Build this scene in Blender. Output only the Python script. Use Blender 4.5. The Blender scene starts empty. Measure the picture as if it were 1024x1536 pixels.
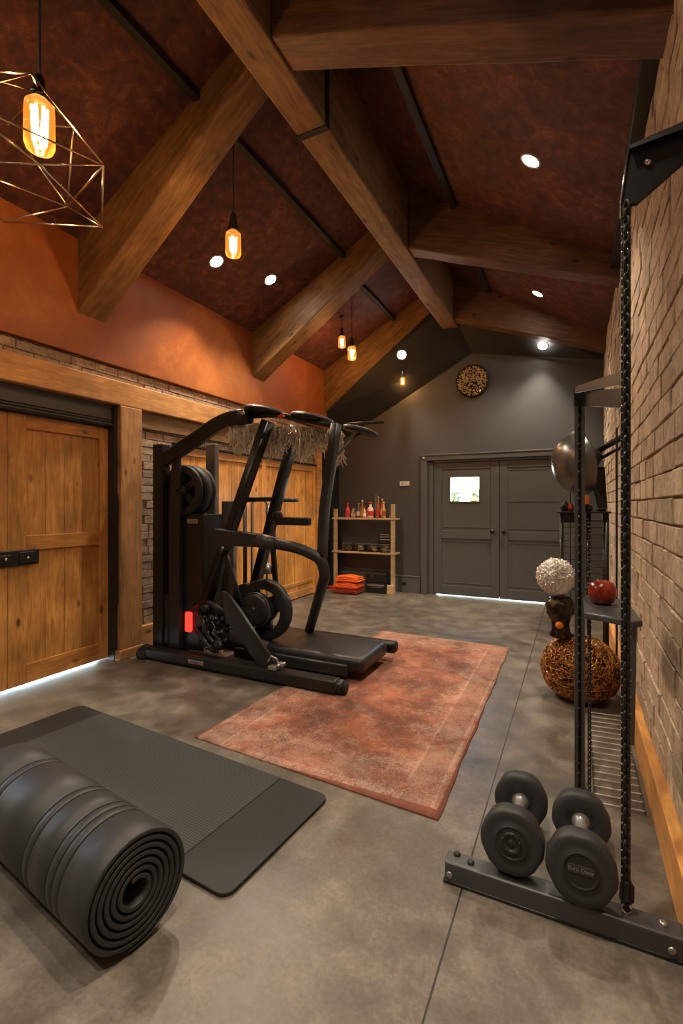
import bpy, bmesh, math, random
from mathutils import Vector, Matrix
random.seed(7)
PI = math.pi
S = bpy.context.scene
COL = S.collection
V = Vector

# ------------------------------------------------------------------ materials
def mat(name, base=(.5,.5,.5), rough=.5, metal=0.0, emit=None, estr=0, trans=0, ior=1.45, coat=0):
    m = bpy.data.materials.new(name); m.use_nodes = True
    b = m.node_tree.nodes['Principled BSDF']
    b.inputs['Base Color'].default_value = (*base, 1)
    b.inputs['Roughness'].default_value = rough
    b.inputs['Metallic'].default_value = metal
    b.inputs['IOR'].default_value = ior
    if trans: b.inputs['Transmission Weight'].default_value = trans
    if coat: b.inputs['Coat Weight'].default_value = coat
    if emit:
        b.inputs['Emission Color'].default_value = (*emit, 1)
        b.inputs['Emission Strength'].default_value = estr
    return m
class NG:
    def __init__(s, m): s.m = m; s.t = m.node_tree; s.n = s.t.nodes; s.l = s.t.links; s.b = s.n['Principled BSDF']
    def node(s, typ, **kw):
        n = s.n.new(typ)
        for k, v in kw.items():
            if k in n.inputs: n.inputs[k].default_value = v
            else: setattr(n, k, v)
        return n
    def link(s, a, b): s.l.new(a, b)
    def coords(s, scale=(1,1,1), tilt=0):
        t = s.node('ShaderNodeTexCoord'); mp = s.node('ShaderNodeMapping'); mp.inputs['Scale'].default_value = scale
        v = t.outputs['Object']
        if tilt:
            m0 = s.node('ShaderNodeMapping'); m0.inputs['Rotation'].default_value = (0, tilt, 0); s.link(v, m0.inputs['Vector']); v = m0.outputs['Vector']
        s.link(v, mp.inputs['Vector']); return mp.outputs['Vector']
    def noise(s, vec, scale, detail=4, rough=.55, dist=0):
        n = s.node('ShaderNodeTexNoise'); n.inputs['Scale'].default_value = scale; n.inputs['Detail'].default_value = detail
        n.inputs['Roughness'].default_value = rough; n.inputs['Distortion'].default_value = dist
        s.link(vec, n.inputs['Vector']); return n.outputs['Fac']
    def ramp(s, fac, stops):
        r = s.node('ShaderNodeValToRGB'); e = r.color_ramp.elements
        while len(e) < len(stops): e.new(.5)
        for i, (p, c) in enumerate(stops): e[i].position = p; e[i].color = (*c, 1)
        s.link(fac, r.inputs['Fac']); return r.outputs['Color']
    def mix(s, fac, a, b, mode='MIX'):
        m = s.node('ShaderNodeMix', data_type='RGBA', blend_type=mode)
        if hasattr(fac, 'links'): s.link(fac, m.inputs[0])
        else: m.inputs[0].default_value = fac
        for i, v in ((6, a), (7, b)):
            if hasattr(v, 'links'): s.link(v, m.inputs[i])
            else: m.inputs[i].default_value = (*v, 1)
        return m.outputs[2]
    def math(s, op, a, b=0.5):
        m = s.node('ShaderNodeMath', operation=op)
        for i, v in enumerate((a, b)):
            if hasattr(v, 'links'): s.link(v, m.inputs[i])
            else: m.inputs[i].default_value = v
        return m.outputs[0]
    def mulval(s, col, val):
        h = s.node('ShaderNodeHueSaturation'); s.link(col, h.inputs['Color'])
        if hasattr(val, 'links'): s.link(val, h.inputs['Value'])
        else: h.inputs['Value'].default_value = val
        return h.outputs['Color']
    def rnd(s): return s.node('ShaderNodeNewGeometry').outputs['Random Per Island']
    def maprange(s, v, a, b, c=0, d=1):
        m = s.node('ShaderNodeMapRange'); s.link(v, m.inputs[0])
        for i, x in enumerate((c, d, a, b)): m.inputs[i+1].default_value = x
        return m.outputs[0]
    def bump(s, h, strength=.3, dist=.01):
        b = s.node('ShaderNodeBump'); b.inputs['Strength'].default_value = strength; b.inputs['Distance'].default_value = dist
        s.link(h, b.inputs['Height']); s.link(b.outputs['Normal'], s.b.inputs['Normal'])
    def col(s, c): s.link(c, s.b.inputs['Base Color'])
    def rough(s, c): s.link(c, s.b.inputs['Roughness'])

def wood(name, dark, light, axis, rough=.5, var=.35, knots=True, grain=14, knotcol=None, tilt=0):
    m = mat(name, light, rough); g = NG(m)
    sc = [1,1,1]; sc[axis] = .12
    v = g.coords(tuple(x*grain for x in sc), tilt)
    r = g.rnd()
    # every board has its own grain offset
    add = g.node('ShaderNodeVectorMath', operation='ADD'); comb = g.node('ShaderNodeCombineXYZ')
    k = g.math('MULTIPLY', r, 37.0)
    for i in range(3): g.link(k, comb.inputs[i])
    g.link(v, add.inputs[0]); g.link(comb.outputs[0], add.inputs[1]); v = add.outputs[0]
    n1 = g.noise(v, 1.6, 6, .6, 1.2)
    n2 = g.noise(v, 7, 3, .6, .3)
    f = g.math('ADD', g.math('MULTIPLY', n1, .75), g.math('MULTIPLY', n2, .25))
    c = g.ramp(f, [(.33, dark), (.52, tuple((a+b)/2 for a, b in zip(dark, light))), (.68, light)])
    big = g.noise(g.coords((1.6,1.6,1.6)), 1.7, 3)
    c = g.mulval(c, g.maprange(big, .72, 1.28, .3, .7))
    c = g.mulval(c, g.maprange(r, 1-var, 1+var))
    if knots:
        ks = [5.5,5.5,5.5]; ks[axis] = 2.6
        vo = g.node('ShaderNodeTexVoronoi'); vo.inputs['Scale'].default_value = 1.0; vo.inputs['Randomness'].default_value = 1
        g.link(g.coords(tuple(ks), tilt), vo.inputs['Vector'])
        kf = g.ramp(vo.outputs['Distance'], [(.05, (1,1,1)), (.13, (0,0,0))])
        c = g.mix(kf, c, knotcol or tuple(x*.35 for x in dark))
    g.col(c); g.bump(f, .25, .006)
    return m

M = {}
M['pine'] = wood('pine_boards', (.30,.120,.028), (.63,.31,.088), 2, .42, .2)
M['pine_rail'] = wood('pine_rail', (.31,.12,.028), (.58,.27,.075), 1, .42, .12)
M['cedar'] = wood('cedar_boards', (.44,.17,.035), (.88,.44,.12), 2, .42, .18)
M['header'] = wood('header_timber', (.36,.16,.05), (.66,.35,.13), 1, .5, .05)
M['post'] = wood('post_timber', (.24,.12,.05), (.52,.27,.11), 2, .55, .05)
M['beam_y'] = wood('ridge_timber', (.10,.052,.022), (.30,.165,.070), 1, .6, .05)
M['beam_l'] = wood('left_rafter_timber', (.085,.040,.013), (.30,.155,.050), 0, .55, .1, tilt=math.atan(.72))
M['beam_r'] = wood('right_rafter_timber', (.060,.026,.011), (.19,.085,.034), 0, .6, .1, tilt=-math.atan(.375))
M['skirt'] = wood('skirting_pine', (.50,.21,.05), (.82,.42,.13), 1, .45, .1, knots=False)
M['shelf_wood'] = wood('birch_shelf', (.42,.28,.14), (.62,.45,.25), 0, .55, .1, False)
M['blackmetal'] = mat('black_powder_coat', (.014,.014,.015), .34)
M['blackmetal2'] = mat('satin_black', (.022,.022,.023), .45)
M['greymetal'] = mat('dark_grey_metal', (.055,.056,.058), .36, .3)
M['gunmetal'] = mat('gunmetal_rail', (.10,.10,.105), .38, .5)
M['chrome'] = mat('chrome', (.72,.72,.74), .18, 1)
M['steel'] = mat('brushed_steel', (.78,.77,.76), .32, .85)
M['wirewhite'] = mat('bright_wire', (.85,.84,.82), .3, .3)
M['silverdull'] = mat('dull_silver', (.45,.44,.42), .35, .9)
M['rubber'] = mat('black_rubber', (.018,.018,.018), .55)
M['guide'] = mat('grey_guide', (.15,.145,.14), .5)
M['neoprene'] = mat('dumbbell_urethane', (.030,.031,.033), .5)
M['vinyl'] = mat('black_vinyl', (.022,.021,.021), .38)
M['darkgrey_paint'] = mat('charcoal_wall_paint', (.076,.076,.077), .5)
M['door_paint'] = mat('charcoal_door_paint', (.108,.109,.106), .42)
M['black_paint'] = mat('black_soffit_paint', (.012,.011,.011), .55)
M['white'] = mat('white_plastic', (.8,.79,.77), .4)
M['daylens'] = mat('lamp_lens', (1,1,1), .4, emit=(1,.93,.82), estr=60)
M['filament'] = mat('filament', (1,.8,.5), .4, emit=(1,.62,.26), estr=45)
M['filament_s'] = mat('filament_small', (1,.8,.5), .4, emit=(1,.55,.18), estr=45)
M['amberglass'] = mat('amber_glass', (1,.70,.34), .06, trans=1, ior=1.2, emit=(1,.27,.03), estr=.45)
M['glass'] = mat('clear_glass', (.95,.97,.97), .03, trans=1, ior=1.4)
M['windowglass'] = mat('window_glass', (1,1,1), .0, trans=1, ior=1.02)
M['cage'] = mat('brass_cage_wire', (.78,.66,.50), .25, 1)
M['red'] = mat('red_lens', (.8,.03,.02), .3, emit=(1,.03,.02), estr=1.6)
M['badge'] = mat('badge_plate', (.45,.40,.32), .4, .4)
M['ink'] = mat('dark_ink', (.06,.04,.04), .6)
M['orangelid'] = mat('orange_plastic', (.85,.24,.02), .4)
M['kraft'] = mat('grey_housing', (.09,.087,.084), .5)

def m_floor():
    m = mat('polished_concrete', (.2,.18,.16), .42); g = NG(m)
    v = g.coords((1,1,1))
    a = g.noise(v, .9, 6, .6, .4); b = g.noise(v, 5.5, 6, .65, .2); c = g.noise(v, 60, 3, .7)
    f = g.math('ADD', g.math('MULTIPLY', a, .5), g.math('ADD', g.math('MULTIPLY', b, .35), g.math('MULTIPLY', c, .15)))
    col = g.ramp(f, [(.38, (.062,.051,.040)), (.5, (.135,.115,.092)), (.62, (.27,.235,.19))])
    # control joints sawn into the slab
    sep = g.node('ShaderNodeSeparateXYZ'); g.link(v, sep.inputs[0])
    j1 = g.math('LESS_THAN', g.math('ABSOLUTE', g.math('ADD', sep.outputs[0], .37)), .0032)
    col = g.mix(j1, col, (.02,.018,.016))
    for off in (-5.55, -6.6):
        j = g.math('LESS_THAN', g.math('ABSOLUTE', g.math('ADD', sep.outputs[1], off)), .004)
        col = g.mix(g.math('MULTIPLY', j, .45), col, (.05,.045,.04))
    for off in (1.05, 1.75, 2.45):
        j = g.math('LESS_THAN', g.math('ABSOLUTE', g.math('ADD', sep.outputs[0], off)), .003)
        k = g.math('GREATER_THAN', sep.outputs[1], 5.0)
        col = g.mix(g.math('MULTIPLY', g.math('MULTIPLY', j, k), .35), col, (.05,.045,.04))
    g.col(col); g.rough(g.maprange(b, .30, .52, .3, .7)); g.bump(f, .12, .004)
    return m
M['floor'] = m_floor()
def m_plaster(name, c1, c2, c3, s1, s2, rough, bs=.2, mott=.5):
    m = mat(name, c2, rough); g = NG(m); v = g.coords()
    a = g.noise(v, s1, 5, .6, .8); b = g.noise(v, s2, 8, .75, .4)
    f = g.math('ADD', g.math('MULTIPLY', a, 1-mott), g.math('MULTIPLY', b, mott))
    g.col(g.ramp(f, [(.38, c1), (.52, c2), (.66, c3)])); g.bump(b, bs, .01); return m
M['ceiling'] = m_plaster('oxblood_ceiling', (.040,.013,.010), (.098,.029,.019), (.24,.078,.045), 1.2, 11, .7, .35, .68)
M['orange'] = m_plaster('burnt_orange_plaster', (.20,.050,.010), (.28,.074,.014), (.42,.135,.030), .8, 2.6, .5, .08, .4)
def m_brick(name, c1, c2, c3, rim, bs):
    m = mat(name, c2, .85); g = NG(m); v = g.coords()
    a = g.noise(v, 22, 8, .75, .5); b = g.noise(v, 3.0, 4, .6)
    c = g.ramp(a, [(.34, c1), (.5, c2), (.68, c3)])
    c = g.mulval(c, g.maprange(g.rnd(), .78, 1.2)); c = g.mulval(c, g.maprange(b, .8, 1.2, .3, .7))
    chip = g.ramp(g.noise(v, 75, 6, .8), [(.56, (0,0,0)), (.68, (1,1,1))])
    c = g.mix(g.math('MULTIPLY', chip, .5), c, rim)
    g.col(c); g.bump(a, bs, .012); return m
M['brick_tan'] = m_brick('tan_brick', (.30,.215,.145), (.50,.375,.26), (.66,.53,.39), (.74,.64,.52), .7)
M['brick_brown'] = m_brick('brown_split_brick', (.17,.11,.078), (.31,.22,.16), (.48,.37,.29), (.78,.68,.57), .9)
M['mortar'] = mat('sandy_mortar', (.52,.42,.31), .95)
M['mortar_pale'] = mat('pale_mortar', (.55,.48,.40), .95)
def m_rug():
    m = mat('distressed_rug_pile', (.4,.14,.08), .95); g = NG(m); v = g.coords()
    big = g.noise(v, 2.6, 5, .6, .3); fine = g.noise(v, 95, 4, .85); mid = g.noise(v, 6, 8, .8, .25)
    thr = g.coords((260, 40, 40)); t2 = g.noise(thr, 1, 2, .6)
    c = g.ramp(big, [(.36, (.14,.055,.038)), (.5, (.27,.092,.053)), (.62, (.42,.145,.075))])
    w = g.math('ADD', g.math('MULTIPLY', mid, .50), g.math('ADD', g.math('MULTIPLY', fine, .46), g.math('MULTIPLY', t2, .12)))
    sep = g.node('ShaderNodeSeparateXYZ'); g.link(v, sep.inputs[0])
    # worn pale patches are heavier towards the border band
    ex = g.math('ABSOLUTE', sep.outputs[0]); ey = g.math('ABSOLUTE', sep.outputs[1])
    edge = g.math('MAXIMUM', g.maprange(ex, 0, .075, .36, .56), g.maprange(ey, 0, .075, .95, 1.2))
    w2 = g.math('ADD', w, edge)
    f = g.ramp(w2, [(.545, (0,0,0)), (.66, (1,1,1))])
    c = g.mix(g.math('MULTIPLY', f, .55), c, (.66,.47,.37))
    d = g.ramp(g.noise(v, 7, 5, .7), [(.50, (0,0,0)), (.66, (1,1,1))])
    c = g.mix(g.math('MULTIPLY', d, .55), c, (.16,.065,.045))
    bx_ = g.math('MULTIPLY', g.math('GREATER_THAN', ex, .555), g.math('LESS_THAN', ex, .70)); by_ = g.math('MULTIPLY', g.math('GREATER_THAN', ey, 1.17), g.math('LESS_THAN', ey, 1.34))
    c = g.mix(g.math('MULTIPLY', g.math('MAXIMUM', bx_, by_), .30), c, (.18,.075,.05))
    for q_ in (.545, .71):
        ln = g.math('LESS_THAN', g.math('ABSOLUTE', g.math('SUBTRACT', ex, q_)), .008)
        c = g.mix(g.math('MULTIPLY', g.math('MULTIPLY', ln, f), .30), c, (.62,.42,.32))
    bd = g.math('MAXIMUM', g.math('GREATER_THAN', ex, .735), g.math('GREATER_THAN', ey, 1.395))
    c = g.mix(g.math('MULTIPLY', bd, .8), c, (.22,.06,.035))
    g.col(c); g.bump(fine, .6, .006); return m
M['rug'] = m_rug()
def m_mat_tex():
    m = mat('ribbed_mat_foam', (.055,.054,.052), .75); g = NG(m)
    vo = g.node('ShaderNodeTexVoronoi'); vo.inputs['Randomness'].default_value = 0; vo.inputs['Scale'].default_value = 75
    g.link(g.coords(), vo.inputs['Vector'])
    g.col(g.ramp(vo.outputs['Distance'], [(.2, (.014,.015,.016)), (.5, (.056,.058,.060))])); g.bump(vo.outputs['Distance'], .6, .003); return m
M['mattex'] = m_mat_tex()
M['matsmooth'] = mat('smooth_mat_foam', (.016,.0165,.0172), .6)
def m_foam():
    m = mat('rolled_mat_foam', (.031,.032,.034), .5); g = NG(m)
    n = g.noise(g.coords(), 120, 3, .7); g.bump(n, .12, .002); return m
M['foam'] = m_foam()
def m_woven(name, c1, c2, rough=.3, metal=.5, scale=9):
    m = mat(name, c2, rough, metal); g = NG(m)
    n = g.noise(g.coords(), scale, 5, .7, 1.5)
    g.col(g.ramp(n, [(.4, c1), (.62, c2)])); g.bump(n, .5, .01); return m
M['amberwire'] = m_woven('amber_wire', (.14,.05,.012), (.85,.42,.12), .25, .7, 30)
M['urncore'] = mat('dark_amber_core', (.05,.02,.006), .3, .3)
M['foil'] = m_woven('crumpled_foil', (.70,.66,.61), (.92,.89,.85), .4, .25, 16)
M['redglass'] = m_woven('red_glazed', (.16,.012,.006), (.38,.045,.018), .12, 0, 6)
M['bronze'] = m_woven('blackened_bronze', (.015,.014,.012), (.10,.08,.055), .25, .7, 14)
M['goldmosaic'] = m_woven('gold_mosaic', (.12,.06,.015), (.95,.72,.36), .3, .55, 60)
M['towel'] = m_woven('orange_terry', (.75,.10,.012), (.90,.17,.02), .9, 0, 12)
M['fringe'] = mat('silvered_fringe', (.80,.72,.60), .28, .35)
M['dome'] = mat('dark_steel_dome', (.16,.155,.145), .28, .75)
M['redwire'] = mat('red_basket', (.55,.06,.03), .4)
M['leaf'] = mat('garden_leaf', (.16,.18,.07), .6)
M['bark'] = mat('garden_bark', (.16,.12,.08), .8)
M['gravel'] = mat('pale_gravel', (.55,.54,.52), .9)

# ------------------------------------------------------------------ mesh helpers
def NB(): return bmesh.new()
def box(bm, x0, x1, y0, y1, z0, z1, bev=0, mi=0, rot=None, seg=2):
    c = V(((x0+x1)/2, (y0+y1)/2, (z0+z1)/2))
    r = bmesh.ops.create_cube(bm, size=1)
    vs = r['verts']
    bmesh.ops.scale(bm, vec=(abs(x1-x0), abs(y1-y0), abs(z1-z0)), verts=vs)
    if bev:
        es = list({e for v in vs for e in v.link_edges})
        rb = bmesh.ops.bevel(bm, geom=es, offset=bev, segments=seg, affect='EDGES', profile=.5)
        vs = list({v for f in rb['faces'] for v in f.verts} | {v for v in vs if v.is_valid})
    if rot is not None: bmesh.ops.transform(bm, matrix=rot.to_4x4(), verts=vs)
    bmesh.ops.translate(bm, vec=c, verts=vs)
    if mi:
        for f in {f for v in vs for f in v.link_faces}: f.material_index = mi
    return vs
def fillet(pts, rad=.06, n=5):
    pts = [V(p) for p in pts]; out = [pts[0]]
    for i in range(1, len(pts)-1):
        a, b, c = pts[i-1], pts[i], pts[i+1]
        d1 = (a-b); d2 = (c-b); r = min(rad, d1.length*.45, d2.length*.45)
        p0 = b+d1.normalized()*r; p1 = b+d2.normalized()*r
        for k in range(n+1):
            t = k/n; out.append(p0*(1-t)**2 + b*2*t*(1-t) + p1*t*t)
    out.append(pts[-1]); return out
def sweep(bm, pts, prof, closed=False, cap=True, up=V((0,0,1)), scales=None):
    pts = [V(p) for p in pts]; n = len(pts); rings = []
    prev = None
    for i, p in enumerate(pts):
        if closed: t = (pts[(i+1) % n]-pts[i-1]).normalized()
        else: t = (pts[min(i+1, n-1)]-pts[max(i-1, 0)]).normalized()
        if prev is None:
            a = up if abs(t.dot(up)) < .95 else V((1,0,0))
            s = t.cross(a).normalized()
        else:
            s = prev - t*prev.dot(t)
            s = s.normalized() if s.length > 1e-6 else t.orthogonal().normalized()
        prev = s; u = s.cross(t).normalized(); k = scales[i] if scales else 1
        rings.append([bm.verts.new(p+s*a*k+u*b*k) for a, b in prof])
    m = len(prof)
    rng = n if closed else n-1
    for i in range(rng):
        A = rings[i]; B = rings[(i+1) % n]
        for j in range(m):
            f = bm.faces.new((A[j], A[(j+1) % m], B[(j+1) % m], B[j])); f.smooth = m > 8
    if cap and not closed:
        bm.faces.new(rings[0][::-1]); bm.faces.new(rings[-1])
def circ(r, n=10): return [(r*math.cos(2*PI*i/n), r*math.sin(2*PI*i/n)) for i in range(n)]
def rrect(w, h, r=None, n=3):
    r = r if r is not None else min(w, h)*.2; o = []
    for cx, cy, a0 in ((w/2-r, h/2-r, 0), (-w/2+r, h/2-r, 90), (-w/2+r, -h/2+r, 180), (w/2-r, -h/2+r, 270)):
        for k in range(n+1):
            a = math.radians(a0+90*k/n); o.append((cx+r*math.cos(a), cy+r*math.sin(a)))
    return o
def tube(bm, pts, r, n=12, rad=0, closed=False, cap=True):
    if rad: pts = fillet(pts, rad)
    sweep(bm, pts, circ(r, n), closed, cap)
def bar(bm, pts, w, h, rad=0, r=None, up=V((0,0,1))):
    if rad: pts = fillet(pts, rad)
    sweep(bm, pts, rrect(w, h, r), up=up)
def lathe(bm, prof, center=(0,0,0), axis='z', seg=32, smooth=True, rotm=None, cap=True):
    """prof = [(radius, height)] turned round the axis"""
    c = V(center); R = {'z': Matrix.Identity(3), 'y': Matrix.Rotation(-PI/2, 3, 'X'), 'x': Matrix.Rotation(PI/2, 3, 'Y')}[axis]
    if rotm is not None: R = rotm
    rings = []
    for r, h in prof:
        if r < 1e-5: rings.append([bm.verts.new(c+R@V((0,0,h)))])
        else: rings.append([bm.verts.new(c+R@V((r*math.cos(2*PI*i/seg), r*math.sin(2*PI*i/seg), h))) for i in range(seg)])
    for a, b in zip(rings, rings[1:]):
        for i in range(seg):
            j = (i+1) % seg
            if len(a) == 1 and len(b) == 1: continue
            if len(a) == 1: f = bm.faces.new((a[0], b[j], b[i]))
            elif len(b) == 1: f = bm.faces.new((a[i], a[j], b[0]))
            else: f = bm.faces.new((a[i], a[j], b[j], b[i]))
            f.smooth = smooth
    if cap:
        if len(rings[0]) > 1: bm.faces.new(rings[0][::-1])
        if len(rings[-1]) > 1: bm.faces.new(rings[-1])
def prism(bm, poly, off):
    """poly = list of 3-D points, extruded along off"""
    a = [bm.verts.new(V(p)) for p in poly]; b = [bm.verts.new(V(p)+V(off)) for p in poly]
    bm.faces.new(a); bm.faces.new(b[::-1]); n = len(a)
    for i in range(n): bm.faces.new((a[i], b[i], b[(i+1) % n], a[(i+1) % n]))
    return a+b
def sphere(bm, c, r, u=20, v=12, sc=(1,1,1)):
    q = bmesh.ops.create_uvsphere(bm, u_segments=u, v_segments=v, radius=r)
    bmesh.ops.scale(bm, vec=sc, verts=q['verts']); bmesh.ops.translate(bm, vec=V(c), verts=q['verts'])
    for f in {f for w in q['verts'] for f in w.link_faces}: f.smooth = True
    return q['verts']
W = {}
def link(o): COL.objects.link(o); return o
def thing(name, label, cat, loc=(0,0,0), rotz=0, group=None):
    o = link(bpy.data.objects.new(name, None)); o.empty_display_size = .05
    o.location = loc; o.rotation_euler = (0,0,rotz)
    W[o.name] = Matrix.Translation(V(loc)) @ Matrix.Rotation(rotz, 4, 'Z')
    tag(o, label, cat, group); return o
def tag(o, label=None, cat=None, group=None, kind=None):
    if label: o['label'] = label
    if cat: o['category'] = cat
    if group: o['group'] = group
    if kind: o['kind'] = kind
    return o
def obj(name, bm, m, parent=None, loc=None, local=False, shade=False, bev=0, label=None):
    bmesh.ops.recalc_face_normals(bm, faces=bm.faces)
    me = bpy.data.meshes.new(name); bm.to_mesh(me); bm.free()
    for x in (m if isinstance(m, (list, tuple)) else [m]): me.materials.append(M[x])
    o = link(bpy.data.objects.new(name, me))
    if parent is not None:
        o.parent = parent; Wp = W[parent.name]
        if not local: me.transform(Wp.inverted())
        W[o.name] = Wp.copy()
    elif loc is not None:
        me.transform(Matrix.Translation(-V(loc))); o.location = loc; W[o.name] = Matrix.Translation(V(loc))
    else: W[o.name] = Matrix.Identity(4)
    if shade:
        for p in me.polygons: p.use_smooth = True
    if bev:
        b = o.modifiers.new('bevel', 'BEVEL'); b.width = bev; b.segments = 2; b.limit_method = 'ANGLE'; b.angle_limit = .6
    if label: o['label'] = label
    return o
def struct(name, bm, m, parent=None, **k):
    o = obj(name, bm, m, parent, **k)
    if parent is None: o['kind'] = 'structure'
    return o
def one(name, bm, m, label, cat, group=None, loc=None, **k):
    o = obj(name, bm, m, None, loc=loc, **k); tag(o, label, cat, group); return o
def text(name, s, size, m, parent, loc, R, depth=.0006, squash=1):
    cu = bpy.data.curves.new(name, 'FONT'); cu.body = s; cu.size = size; cu.extrude = depth; cu.align_x = 'CENTER'; cu.align_y = 'CENTER'
    t = bpy.data.objects.new(name, cu); me = bpy.data.meshes.new_from_object(t); bpy.data.objects.remove(t)
    mw = Matrix.Translation(V(loc)) @ R.to_4x4() @ Matrix.Diagonal((squash, 1, 1, 1))
    me.transform(W[parent.name].inverted() @ mw); me.materials.clear(); me.materials.append(M[m])
    o = link(bpy.data.objects.new(name, me)); o.parent = parent; return o
def copy_tree(o, parent=None):
    c = o.copy(); COL.objects.link(c); c.parent = parent
    for ch in list(o.children): copy_tree(ch, c)
    return c

# ------------------------------------------------------------------ room constants (metres; x across, y into the room)
XL, XR, YB, YF = -3.75, .38, 7.35, -1.9
XA, ZA = -1.67, 4.75               # roof apex
def zl(x): return 3.6 + .553*(x-XL)
def zr(x): return 4.75 - .6*(x-XA)

b = NB(); box(b, XL-.4, XR+.3, YF-.2, YB+.3, -.2, 0); struct('floor', b, 'floor')
# roof slopes
b = NB()
prism(b, [(XL-.2, YF, zl(XL-.2)), (XA, YF, ZA), (XR+.2, YF, zr(XR+.2)), (XR+.2, YF, zr(XR+.2)+.12), (XA, YF, ZA+.12), (XL-.2, YF, zl(XL-.2)+.12)], (0, YB-YF+.3, 0))
struct('ceiling', b, 'ceiling')
# brick courses built as real blocks
def bricks(bm, x, y0, y1, z0, z1, L, H, sgn, gap=.010, holes=(), jit=.004, depth=.03):
    z = z0; k = 0
    while z < z1-.01:
        h = min(H, z1-z); y = y0 - (L*.5 if k % 2 else 0) + random.uniform(-.02, .02)
        while y < y1:
            l = L*random.uniform(.85, 1.12); a = max(y, y0); c = min(y+l, y1)
            if c-a > .03 and not any(ya-.001 < (a+c)/2 < yb+.001 and za < z+h/2 < zb for ya, yb, za, zb in holes):
                for ya, yb, za, zb in holes:
                    if za < z+h/2 < zb:
                        if a < ya < c: c = ya
                        if a < yb < c: a = yb
                p = random.uniform(-jit, jit)
                vs = box(bm, x, x+sgn*(depth+p), a+gap/2, c-gap/2, z+gap/2, z+h-gap/2, bev=.004, seg=1)
                for v in vs:
                    if abs(v.co.x-x) > depth*.6: v.co += V((random.uniform(-.0022,.0022), random.uniform(-.003,.003), random.uniform(-.0035,.0035)))
            y += l
        z += H; k += 1
b = NB(); box(b, XR, XR+.2, YF, YB, 0, 3.7, mi=1); bricks(b, XR-.001, .2, YB, .2, 3.52, .27, .112, -1, .009)
struct('wall_right', b, ['brick_tan', 'mortar'])
# left wall: core with recess for the near sliding door, brick facing, orange plaster above
HD = [(1.15, 2.98, -1, 2.31), (3.70, 6.66, -1, 2.03), (6.64, 8, -1, 9), (2.9, 3.24, -1, 2.6)]
b = NB()
box(b, XL-.25, XL-.02, YF, 1.15, 0, 3.7, mi=1); box(b, XL-.25, XL-.02, 2.985, YB, 0, 3.7, mi=1); box(b, XL-.25, XL-.02, 1.15, 2.985, 2.30, 3.7, mi=1)
bricks(b, XL-.021, 1.15, 6.64, .02, 2.66, .21, .075, 1, .006, holes=HD, jit=.0035, depth=.022)
struct('wall_left', b, ['brick_brown', 'mortar_pale'])
b = NB(); box(b, XL-.02, XL+.035, YF, YB, 2.66, 3.66, bev=.006); struct('trim_1', b, 'orange')['label'] = 'burnt orange plastered upper band of the left wall'
b = NB(); box(b, XL-.02, XL+.02, 6.83, YB, 0, 2.66); struct('trim_2', b, 'black_paint')['label'] = 'dark painted end strip of the left wall'
# back wall with door opening and window-free gable
DX0, DX1, DZ = -2.0, -.05, 2.07
b = NB()
box(b, XL-.2, DX0-.07, YB, YB+.2, 0, 4.9); box(b, DX1+.07, XR+.2, YB, YB+.2, 0, 4.9); box(b, DX0-.07, DX1+.07, YB, YB+.2, DZ+.05, 4.9)
struct('wall_back', b, 'darkgrey_paint')
b = NB(); box(b, XL-.4, XR+.3, YF-.2, YF, 0, 5); struct('wall_front', b, 'darkgrey_paint')
# black sloping soffit of the last bay
cove_top = [(XL, 6.98, 2.96), (XA, 6.98, 4.38), (XR, 6.98, 3.44)]
cove_bot = [(XL, YB, 2.42), (-1.40, YB, 3.70), (XR, YB, 3.36)]
b = NB()
def strip(bm, A, B, th):
    va = [bm.verts.new(V(p)) for p in A]; vb = [bm.verts.new(V(p)) for p in B]
    vc = [bm.verts.new(V(p)+V(th)) for p in A]; vd = [bm.verts.new(V(p)+V(th)) for p in B]
    n = len(A)
    for i in range(n-1):
        bm.faces.new((va[i], va[i+1], vb[i+1], vb[i])); bm.faces.new((vc[i], vd[i], vd[i+1], vc[i+1]))
        bm.faces.new((va[i], vc[i], vc[i+1], va[i+1])); bm.faces.new((vb[i], vb[i+1], vd[i+1], vd[i]))
    bm.faces.new((va[0], vb[0], vd[0], vc[0])); bm.faces.new((va[-1], vc[-1], vd[-1], vb[-1]))
strip(b, cove_top, cove_bot, (0, 0, .05)); struct('trim_3', b, 'black_paint')['label'] = 'black sloping soffit above the dark end wall'

# timbers: ridge and six rafters
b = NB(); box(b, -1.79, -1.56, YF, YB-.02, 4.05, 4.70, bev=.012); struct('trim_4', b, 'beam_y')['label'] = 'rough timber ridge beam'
n = 5
for (y0, y1) in ((2.60, 2.86), (5.00, 5.26), (6.93, 7.13)):
    b = NB(); xs = [XL-.02 + (XA-.115-XL+.02)*i/10 for i in range(11)]
    zu = lambda x: (2.98 if y0 < 4 else 3.02 if y0 < 6 else 2.92) + (.775 if y0 < 4 else .70 if y0 < 6 else .74)*(x-XL)
    zc = lambda x: zl(x)+.03
    top = [(x, y0, zc(x)) for x in xs]; low = [(x, y0, min(zu(x), zc(x)-.18)+random.uniform(-.006, .006)) for x in xs]
    prism(b, low+top[::-1], (0, y1-y0, 0)); n += 1
    struct('trim_%d' % n, b, 'beam_l', bev=.012)['label'] = 'sloping timber rafter on the left roof slope'
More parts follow.
